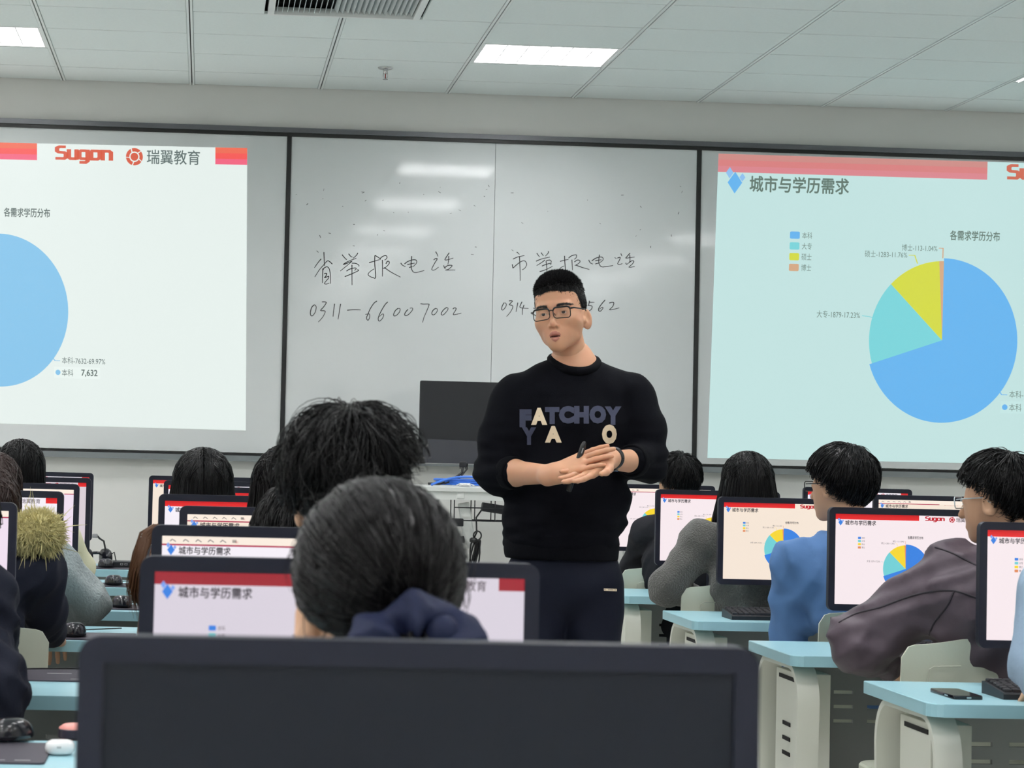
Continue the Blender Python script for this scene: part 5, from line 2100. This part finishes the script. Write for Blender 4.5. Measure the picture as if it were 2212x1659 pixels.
def scrunchie(t, j, Hm):
    P = []; F = []
    nu, nv = 90, 16
    c = V3(tuple(tgt + np.array((-.006, -.016, -.026))))
    rr = np.random.RandomState(3)
    for i in range(nu):
        a = 2 * math.pi * i / nu
        ruf = 1 + .10 * math.sin(a * 5 + .4) + .08 * math.sin(a * 8 + 1) + .05 * math.sin(a * 13)
        for k in range(nv):
            b_ = 2 * math.pi * k / nv
            R = .040 * (1 + .15 * math.sin(a * 2 + .6))
            rad = .030 * ruf * (1 + .10 * math.sin(b_ * 3 + a * 5) + .07 * math.sin(b_ * 5 - a * 9))
            x = (R + rad * math.cos(b_)) * math.cos(a) * .92
            z = (R * .72 + rad * .85 * math.cos(b_)) * math.sin(a)
            y = rad * .9 * math.sin(b_) - .008 * math.sin(a * 5)
            P.append((c.x + x, c.y + y, c.z + z))
    for i in range(nu):
        for k in range(nv):
            i2, k2 = (i + 1) % nu, (k + 1) % nv
            F.append((i * nv + k, i2 * nv + k, i2 * nv + k2, i * nv + k2))
    P = xform(np.array(P), Hm)
    parts = [(P, np.array(F), 0)]
    # the long loose fold hanging to the right
    S = Soft()
    p0 = Hm @ (c + V3((.025, -.02, .012))); p1 = Hm @ (c + V3((.048, -.02, -.02))); p2 = Hm @ (c + V3((.066, -.005, -.09)))
    S.cone(p0, p1, .018, .02, .015, wide=((1, 0, 0), 1.2)); S.cone(p1, p2, .02, .012, .015, wide=((1, 0, 0), 1.3))
    p3 = Hm @ (c + V3((-.055, -.015, -.012))); p4 = Hm @ (c + V3((-.07, -.005, -.06)))
    S.cone(p3, p4, .02, .013, .015)
    q, f = S.mesh(.005, folds(5, .003, .03))
    parts.append((q, f, 0))
    P, F, _ = join_np(parts)
    obj('scrunchie', np_mesh('scrunchie', P, F, m_scrunch), t)


person('person', 'girl nearest the camera with black hair tied in a navy scrunchie', H, J, 'jacket', hair=gh, hairmat=m_hair_soft, top_mat=m_navy, seedf=51, collar=scrunchie, headvox=.004)
# ================================================================== the teacher
m_sweater = mat('sweater_black', srgb(6, 7, 14), rough=.9, spec=.12, bump=(420, .12))
m_rib = mat('sweater_rib', srgb(5, 6, 12), rough=.9, spec=.12, bump=(160, .35, (6, 6, .2)))
m_pants = mat('track_trousers', srgb(13, 17, 32), rough=.75, spec=.18, bump=(300, .06))
m_eye = mat('eye_white', srgb(196, 184, 174), rough=.2, spec=.5)
m_iris = mat('iris_dark', srgb(30, 20, 16), rough=.15, spec=.6)
m_brow = mat('brow_hair', srgb(30, 26, 24), rough=.6)
m_mouth = mat('mouth_inside', srgb(70, 30, 28), rough=.4)
m_let_navy = mat('letter_navy', srgb(58, 62, 84), rough=.8, bump=(500, .1))
m_let_cream = mat('letter_cream', srgb(232, 212, 182), rough=.8, bump=(500, .1))
m_lens = None
TY_ = 5.8
tc = at(1218, 1380, TY_)
TB = V3((tc.x, TY_, 0))
teacher = thing('person', 'standing teacher in glasses and a black lettered sweatshirt, hands together', 'person', tuple(TB))
A = lambda x, y, Y=TY_: at(x, y, Y) - TB

# head: faces the camera, turned to the left of the photo
hc = A(1210, 676, TY_ - .02)
HMT = Matrix.Translation(hc) @ Matrix.Rotation(math.pi - .44, 4, 'Z') @ Matrix.Rotation(math.radians(-3), 4, 'X') @ Matrix.Rotation(math.radians(7), 4, 'Y') @ Matrix.Diagonal((.955, .96, 1.0, 1.0))
S = Soft()
S.ell((0, -.02, .036), (.0735, .092, .080), .02)
S.ell((0, .024, .046), (.060, .056, .050), .03)
S.ell((0, .022, -.014), (.066, .064, .058), .03)
S.ell((0, .030, -.048), (.047, .056, .046), .03)
S.ell((0, .032, -.072), (.034, .048, .030), .03)
for s in (-1, 1):
    S.cone((s * .053, -.010, -.036), (s * .041, .012, -.070), .012, .012, .03)
    S.cone((s * .041, .012, -.070), (s * .012, .066, -.097), .012, .012, .03)
    S.ell((s * .044, .056, -.026), (.022, .019, .016), .02)
S.ell((0, .070, -.096), (.019, .016, .015), .02)
S.ell((0, .062, -.064), (.031, .026, .026), .025)
for s in (-1, 1):
    S.cone((s * .010, .081, .019), (s * .046, .067, .018), .010, .009, .014)
for s in (-1, 1):
    S.ell((s * .032, .093, -.003), (.0195, .016, .011), .012, -1)
    S.ell((s * .032, .0675, -.002), (.0165, .0158, .0150), .004)
    S.ell((s * .032, .086, -.0035), (.0150, .010, .0036), .002, -1)
S.cone((0, .079, .010), (0, .103, -.032), .0070, .0088, .010)
S.ell((0, .105, -.036), (.0095, .0100, .0090), .007)
for s in (-1, 1):
    S.ell((s * .0122, .091, -.040), (.0072, .0100, .0075), .005)
    S.ell((s * .0065, .098, -.0472), (.0040, .0062, .0055), .002, -1)
LIPC = []
for s in (-1, 1):
    LIPC.append(((s * .024, .0790, -.0705), (s * .004, .0945, -.0635), .0042, .0058))
    LIPC.append(((s * .019, .0800, -.0755), (0, .0925, -.0805), .0048, .0066))
LIPC.append(((-.004, .0945, -.0635), (.004, .0945, -.0635), .0058, .0058))
for a_, b_, r1, r2 in LIPC:
    S.cone(a_, b_, r1, r2, .005)
S.ell((0, .101, -.0720), (.0150, .018, .0022), .003, -1)
for s in (-1, 1):
    ex, ea = (.0785, .55) if s < 0 else (.0715, .15)
    nx, ny = s * math.cos(ea), math.sin(ea)
    S.ell((s * ex, -.016, -.028), (.0085, .0215, .0315), .005, R=Matrix.Rotation(s * ea, 3, 'Z'))
    S.ell((s * ex + nx * .0105, -.016 + ny * .0105 + .002, -.022), (.0085, .0115, .0185), .003, -1, R=Matrix.Rotation(s * ea, 3, 'Z'))
    S.ell((s * (ex - .004), .0, -.03), (.006, .007, .009), .004)
    S.ell((s * .052, .028, -.032), (.017, .026, .024), .025)
nk_l = HMT.inverted() @ A(1240, 806, TY_ + .03)
S.cone((0, -.030, -.04), tuple(nk_l), .051, .053, .018)
hp, hf = S.mesh(.0025, None, 1)
hw = xform(hp, HMT)
fc = hp[hf].mean(1)
dl = np.full(len(fc), 1.0)
for a_, b_, r1, r2 in LIPC:
    a_ = np.array(a_); e = np.array(b_) - a_
    u = np.clip(((fc - a_) @ e) / (e @ e), 0, 1)
    dl = np.minimum(dl, np.linalg.norm(fc - a_ - u[:, None] * e, axis=1) - (r1 + (r2 - r1) * u))
lip = (dl < .0018) & (fc[:, 1] > .072)
inn = (np.abs(fc[:, 0]) < .016) & (np.abs(fc[:, 2] + .0720) < .0026) & (fc[:, 1] > .06) & (fc[:, 1] < .0925)
hm = np.where(lip, 1, 0); hm[inn] = 2

# arms
rw = A(1194, 1025, 5.545); lw_ = A(1318, 989, 5.56)
re_ = A(1070, 1020, 5.80); le_ = A(1398, 1000, 5.80)
rs_ = A(1113, 864, 5.84); ls_ = A(1366, 860, 5.84)
neck = A(1237, 800, 5.83); chest = A(1234, 905, 5.84); belly = A(1226, 1080, 5.82); pel = A(1216, 1225, 5.82)
B = Soft()
B.cone(neck + V3((0, 0, .04)), neck, .056, .06, .02)
B.cone(neck - V3((0, 0, .02)), chest, .07, .1, .04, wide=((1, 0, 0), 1.5))
B.cone(chest, pel, .1, .1, .05, wide=((1, 0, 0), 1.35))
kn = [A(1148, 1545, 5.78), A(1282, 1545, 5.80)]
an = [V3((kn[0].x - .0, kn[0].y + .02, .08)), V3((kn[1].x + .0, kn[1].y + .03, .08))]
for s, sh, el, wr, k, a in ((-1, rs_, re_, rw, kn[0], an[0]), (1, ls_, le_, lw_, kn[1], an[1])):
    B.cone(neck - V3((0, 0, .03)), sh, .05, .05, .03)
    B.cone(sh, el, .044, .034, .02)
    B.cone(el, wr, .034, .022, .02)
    hip = pel + V3((s * .085, 0, -.03))
    B.cone(hip, k, .08, .055, .03); B.cone(k, a, .052, .036, .02)
parts = [(hw, hf, hm), (*B.mesh(.011), 0)]
# forearms and hands
fr = Soft()
d_r = A(1290, 983, 5.50) - rw
M_r = frame_yz(rw, d_r, V3((-.25, -.55, .8)))
hand_soft(fr, -1, M_r, (.10, .12, .14, .16), .05, .35, 1.0, .1)
fr.cone(re_, re_.lerp(rw, .35), .034, .036, .02); fr.cone(re_.lerp(rw, .35), rw, .036, .0245, .02, wide=((0, 0, 1), 1.05))
parts.append((*fr.mesh(.0036, None, 1), 0))
fl = Soft()
d_l = A(1222, 1042, 5.455) - A(1306, 997, 5.53)
wl = lw_.lerp(A(1306, 997, 5.53), .6)
M_l = frame_yz(wl, d_l, V3((.2, .45, -.9)))
hand_soft(fl, 1, M_l, (.14, .12, .12, .14), .04, .75, 1.0, -.1)
fl.cone(le_, le_.lerp(lw_, .35), .034, .035, .02); fl.cone(le_.lerp(lw_, .35), wl, .035, .0245, .02, wide=((0, 0, 1), 1.05))
parts.append((*fl.mesh(.0036, None, 1), 0))
P, Fc, mi = join_np(parts)
me = np_mesh('body', P, Fc, [m_skin, m_lips, m_mouth])
me.polygons.foreach_set('material_index', mi.astype(np.int32)) if len(me.polygons) == len(mi) else None
obj('body', me, teacher)

# eyes, brows
for s in (-1, 1):
    b = MB()
    b.lathe([(.0001, .0142), (.006, .0128), (.0105, .0095), (.0138, .003), (.0138, -.004)], 18, M=Matrix.Translation((s * .032, .0672, -.0025)) @ Matrix.Rotation(-math.pi / 2, 4, 'X'))
    o = b.build('eye', m_eye, teacher, smooth=True); o.matrix_local = HMT
    b = MB().lathe([(.0001, .0148), (.0035, .0144), (.0058, .0135)], 16, M=Matrix.Translation((s * .032 + .0004, .0672, -.0018)) @ Matrix.Rotation(-math.pi / 2, 4, 'X'))
    i_ = b.build('iris', m_iris, o, smooth=True)
    # brow as short hairs
    r_ = np.random.RandomState(3 + s)
    n = 260
    u = r_.uniform(0, 1, n)
    x = s * (.014 + .040 * u); z = .0175 + .0045 * np.sin(u * 2.6) - .004 * u + r_.normal(size=n) * .0016 * (1.3 - u)
    y = .0915 - .30 * (np.abs(x) - .014) ** 1.0 * np.abs(x) / .05 + .001
    # project on the face
    tr_ = BVHTree.FromPolygons([tuple(v) for v in hp], [tuple(f) for f in hf])
    paths = []
    for k in range(n):
        pts = []
        for q in range(3):
            xx = x[k] + s * .0035 * q; zz = z[k] + .0012 * q
            hit = tr_.ray_cast(V3((xx, .2, zz)), V3((0, -1, 0)))
            yy = hit[0].y if hit[0] else .09
            pts.append((xx, yy + .0008, zz))
        paths.append(pts)
    P, Fc = strand_mesh(np.array(paths), .0006, .0002)
    obj('eyebrow', np_mesh('eyebrow', xform(P, HMT), Fc, m_brow), teacher)

# hair: short, brushed up on top, clipped sides
S = Soft()
S.ell((0, -.02, .034), (.0785, .097, .083), .015)
S.ell((0, .008, .068), (.060, .072, .044), .03)
S.ell((0, .132, -.022), (.13, .09, .105), .006, -1)
S.half((0, 0, -.022), (0, .38, -1), .008)
for s in (-1, 1):
    S.ell((s * .09, -.014, -.022), (.026, .023, .034), .004, -1)
P0, F0 = S.mesh(.0042, None, 1)
r_ = np.random.RandomState(6)
tri = P0[F0].mean(1)
nrm = np.cross(P0[F0[:, 1]] - P0[F0[:, 0]], P0[F0[:, 2]] - P0[F0[:, 0]]); nrm /= np.linalg.norm(nrm, axis=1, keepdims=True) + 1e-9
topw = np.clip((tri[:, 2] - .06) / .045, 0.0, 1)
outw = ((tri - np.array((0, -.02, .03))) * nrm).sum(1)
prob = (.55 + topw) * (nrm[:, 2] > -.3) * (outw > .045)
prob /= prob.sum()
NH = 13000
idx = r_.choice(len(tri), NH, p=prob)
tw = topw[idx]
d = nrm[idx] * (.2 + .35 * tw)[:, None] + np.array((0, .35, .75)) * tw[:, None] + np.array((0, -.1, -.9)) * (1 - tw)[:, None] + r_.normal(size=(NH, 3)) * .18
d /= np.linalg.norm(d, axis=1, keepdims=True)
L = .009 * (1 - tw) + .001 + .014 * tw * r_.uniform(.4, 1.1, NH)
t_ = np.linspace(0, 1, 4)[None, :, None]
PP = (tri[idx] - nrm[idx] * .002)[:, None, :] + d[:, None, :] * L[:, None, None] * t_
P, Fc, _ = join_np([(P0, F0, 0), (*strand_mesh(PP, .0008), 0)])
obj('hair', np_mesh('hair', xform(P, HMT), Fc, mat('hair_cropped', srgb(16, 15, 17), rough=.6, spec=.3)), teacher)

# spectacles
b = MB()
for s in (-1, 1):
    o = []
    for p in rrect(.053, .031, .010, 5):
        x = p[0] + s * .0325; z = p[1] - .0035 - (.0015 * (abs(x) / .03) if p[1] < 0 else 0)
        o.append((x, .107 - .16 * max(0, abs(x) - .012) ** 1.15 * 1.2, z))
    b.tube(o + [o[0]], [.0015 + .0012 * (1 if q[2] > 0.004 else 0) for q in o + [o[0]]], 6)
    b.tube([(s * .0595, .0985, .005), (s * .0685, .088, .006), (s * .0745, .05, .004), (s * .080, -.004, .002), (s * .082, -.022, -.012)], [.0026, .0026, .0022, .0016, .0014], 6)
    b.tube([(s * .0085, .104, -.004), (s * .0085, .094, -.010)], .0012, 5)
b.tube([(-.0075, .107, .003), (0, .109, .006), (.0075, .107, .003)], .0018, 6)
o = b.build('glasses', m_gls, teacher, smooth=True)
o.matrix_local = HMT
mg = bpy.data.materials.new('lens_glass')
mg.use_nodes = True
nt = mg.node_tree
nt.nodes.remove(nt.nodes['Principled BSDF'])
tr1 = nt.nodes.new('ShaderNodeBsdfTransparent'); tr1.inputs[0].default_value = (.97, .97, .97, 1)
gl1 = nt.nodes.new('ShaderNodeBsdfGlossy'); gl1.inputs['Roughness'].default_value = .02
mx1 = nt.nodes.new('ShaderNodeMixShader'); mx1.inputs[0].default_value = .045
nt.links.new(tr1.outputs[0], mx1.inputs[1]); nt.links.new(gl1.outputs[0], mx1.inputs[2])
nt.links.new(mx1.outputs[0], nt.nodes['Material Output'].inputs[0])
for s in (-1, 1):
    b = MB()
    pts = []
    for p in rrect(.051, .029, .009, 4):
        x = p[0] + s * .0325
        pts.append((x, .107 - .16 * max(0, abs(x) - .012) ** 1.15 * 1.2, p[1] - .0035))
    b.add(pts, [list(range(len(pts)))])
    l_ = b.build('lens', mg, o)

# sweatshirt
C = Soft()
C.cone(neck - V3((0, 0, .075)), chest, .088, .122, .05, wide=((1, 0, 0), 1.42))
C.cone(chest, belly, .122, .124, .05, wide=((1, 0, 0), 1.40))
C.cone(belly, A(1214, 1150, 5.82), .124, .130, .05, wide=((1, 0, 0), 1.38))
for sh, el, cf, s in ((rs_, re_, re_.lerp(rw, .30), -1), (ls_, le_, le_.lerp(lw_, .40), 1)):
    C.cone(neck - V3((-s * .045, 0, .018)), sh, .046, .057, .08)
    C.cone(sh, sh.lerp(el, .5) + V3((s * .010, 0, 0)), .058, .066, .06)
    C.cone(sh.lerp(el, .5) + V3((s * .010, 0, 0)), el, .066, .060, .03)
    C.cone(el, cf, .060, .047, .025)
C.ell(tuple(neck + V3((0, -.02, .062))), (.062, .078, .055), .010, -1)
fd = folds(77, .0042, .085, (1, .6, 1))
fd2 = folds(78, .0055, .05, (.35, .2, 1.0))
zel = re_.z


def warp(X, Y, Z):
    w = np.exp(-((Z - zel - .03) / .09) ** 2) * np.clip((np.abs(X - .0) - .13) / .05, 0, 1)
    v = np.exp(-((Z - (A(1214, 1150).z)) / .07) ** 2) * .8
    return (fd(X, Y, Z) * .55 + fd2(X, Y, Z) * np.clip(w + v, 0, 1.2)).astype(np.float32)


P, Fc = C.mesh(.0062, warp, 1)
sw = obj('sweatshirt', np_mesh('sweatshirt', P, Fc, m_sweater), teacher)
bv = BVHTree.FromPolygons([tuple(v) for v in P], [tuple(f) for f in Fc])
# ribbed collar, cuffs, hem
b = MB()
cc = neck + V3((.002, -.008, .020))
pts = []
for i in range(33):
    a = 2 * math.pi * i / 32
    pts.append(cc + V3((.069 * math.cos(a), .070 * math.sin(a) - .004, .026 * math.sin(a) + .008 * abs(math.cos(a)) ** 3)))
b.tube(pts, .0135, 10, cap=False)
b.build('collar_rib', m_rib, sw, smooth=True)
for c0, el in ((re_.lerp(rw, .34), re_), (le_.lerp(lw_, .44), le_)):
    b = MB()
    d = (c0 - el).normalized()
    M = Matrix.Translation(c0) @ rot_from(d).to_4x4()
    b.lathe([(.047, -.035), (.050, -.02), (.049, 0), (.047, .006), (.043, .006)], 28, M=M)
    b.build('cuff_rib', m_rib, sw, smooth=True)
Hs = Soft()
h0, h1 = A(1213, 1168, 5.82), A(1213, 1202, 5.82)
Hs.cone(h0, h1, .124, .124, .01, wide=((1, 0, 0), 1.40))
Hs.half(h1 + V3((0, 0, -.008)), (0, 0, -1)); Hs.half(h0 + V3((0, 0, .02)), (0, 0, 1))
P2, F2 = Hs.mesh(.007, folds(81, .002, .1))
obj('hem_rib', np_mesh('hem_rib', P2, F2, m_rib), sw)


# appliqué letters, laid on the cloth
def letter(ch, x0, x1, y0, y1, m, bold=.085):
    v, f = text2d(ch, bold)
    bm = bmesh.new()
    w, h = v.max(0)
    vs = [bm.verts.new((x0 + p[0] / w * (x1 - x0), y1 - p[1] / h * (y1 - y0), 0)) for p in v]
    for q in f:
        try: bm.faces.new([vs[i] for i in q])
        except ValueError: pass
    bmesh.ops.triangulate(bm, faces=bm.faces)
    for _ in range(4):
        es = [e for e in bm.edges if e.calc_length() > 4.0]
        if not es: break
        bmesh.ops.subdivide_edges(bm, edges=es, cuts=1, use_grid_fill=False)
        bmesh.ops.triangulate(bm, faces=bm.faces)
    P = []
    o0 = CAMP - TB
    for vv in bm.verts:
        d = ray(vv.co.x, vv.co.y)
        hit = bv.ray_cast(o0, d.normalized())
        p = hit[0] if hit[0] is not None else o0 + d * (TY_ - .14) / d.y
        P.append(p)
    bm.verts.index_update()
    b = MB()
    b.add([p + V3((0, -.0022, 0)) for p in P], [[q.index for q in fc_.verts] for fc_ in bm.faces])
    bm.free()
    b.build('letter', m, sw)


for ch, x0, x1, y0, y1, m in (('F', 1122, 1148, 884, 923, m_let_navy), ('T', 1177, 1208, 879, 916, m_let_navy), ('C', 1207, 1240, 877, 915, m_let_navy),
                              ('H', 1240, 1272, 877, 915, m_let_navy), ('O', 1273, 1309, 876, 915, m_let_navy), ('Y', 1306, 1342, 878, 918, m_let_navy), ('A', 1147, 1182, 881, 918, m_let_cream),
                              ('Y', 1127, 1158, 923, 961, m_let_navy), ('A', 1177, 1213, 920, 956, m_let_cream), ('O', 1300, 1332, 917, 959, m_let_cream)):
    letter(ch, x0, x1, y0, y1, m)

# trousers
L = Soft()
L.cone(A(1213, 1190, 5.83), A(1213, 1260, 5.83), .112, .125, .04, wide=((1, 0, 0), 1.40))
for s, k, a in ((-1, kn[0], an[0]), (1, kn[1], an[1])):
    hip = pel + V3((s * .088, 0, -.05))
    L.cone(hip, k, .098, .082, .02)
    L.cone(k, a + V3((0, 0, .03)), .08, .07, .02)
P, Fc = L.mesh(.009, folds(83, .005, .12, (1, 1, .4)))
pa = obj('trousers', np_mesh('trousers', P, Fc, m_pants), teacher)
bvp = BVHTree.FromPolygons([tuple(v) for v in P], [tuple(f) for f in Fc])
b = MB()
o0 = CAMP - TB
q = []
for (x, y) in ((1304, 1271), (1329, 1271), (1329, 1276), (1304, 1276)):
    hit = bvp.ray_cast(o0, ray(x, y).normalized())
    p = hit[0] if hit[0] is not None else A(x, y, 5.7)
    q.append(p + V3((0, -.003, 0)))
yy = min(p.y for p in q)
b.add([V3((p.x, yy, p.z)) for p in q], [(0, 1, 2, 3)])
w = q[1].x - q[0].x; z0, z1 = q[3].z, q[0].z
for k in range(9):
    if k in (1, 2, 7): continue
    b.add([(q[0].x + w * (.05 + .1 * k), yy - .0006, z0 + .3 * (z1 - z0)), (q[0].x + w * (.11 + .1 * k), yy - .0006, z0 + .3 * (z1 - z0)), (q[0].x + w * (.11 + .1 * k), yy - .0006, z0 + .7 * (z1 - z0)), (q[0].x + w * (.05 + .1 * k), yy - .0006, z0 + .7 * (z1 - z0))], [(0, 1, 2, 3)], 1)
b.build('label_patch', [m_let_cream, m_let_navy], pa)
for a in an:
    S = Soft()
    S.cone((a.x, a.y + .05, .05), (a.x, a.y - .14, .045), .045, .04, .02)
    S.half((0, 0, .004), (0, 0, -1))
    P, Fc = S.mesh(.01)
    obj('shoe', np_mesh('shoe', P, Fc, m_shoe), teacher)
# watch on the left wrist
d = (wl - le_).normalized()
M = Matrix.Translation(lw_ + (lw_ - le_).normalized() * -.012) @ rot_from(d).to_4x4()
b = MB()
pts = [(.0335 * math.cos(2 * math.pi * i / 24), .031 * math.sin(2 * math.pi * i / 24), 0) for i in range(25)]
for dz in (-.007, -.0023, .0023, .007):
    b.tube([(p[0], p[1], dz) for p in pts], .0034, 6, M=M, cap=False)
w_ = b.build('watch_strap', m_gls, teacher, smooth=True)
MB().bbox((0, -.036, 0), (.03, .008, .034), .003, M=M).build('watch_case', mat('watch_case', srgb(24, 24, 28), rough=.15, spec=.6), teacher)
# marker pen held between the hands
p0, p1 = at(1263, 953, 5.515), at(1228, 1062, 5.535)
pen = thing('marker_pen', 'black marker pen held upright between the hands of the teacher', 'pen', tuple(p1))
d = p0 - p1
M = rot_from(d).to_4x4()
Lp = d.length
MB().lathe([(.0045, 0), (.0075, .003), (.008, .02), (.008, Lp * .62), (.0072, Lp * .63)], 16, M=M).build('barrel', m_gls, pen, smooth=True, angle=40)
MB().lathe([(.0072, Lp * .62), (.0088, Lp * .63), (.0084, Lp * .9), (.006, Lp * .97), (.0025, Lp)], 16, M=M).build('cap', mat('pen_cap', srgb(26, 26, 30), rough=.25), pen, smooth=True, angle=40)
MB().box((0, -.0088, Lp * .82), (.003, .001, .016), M=M).build('pen_mark', m_padprint, pen)
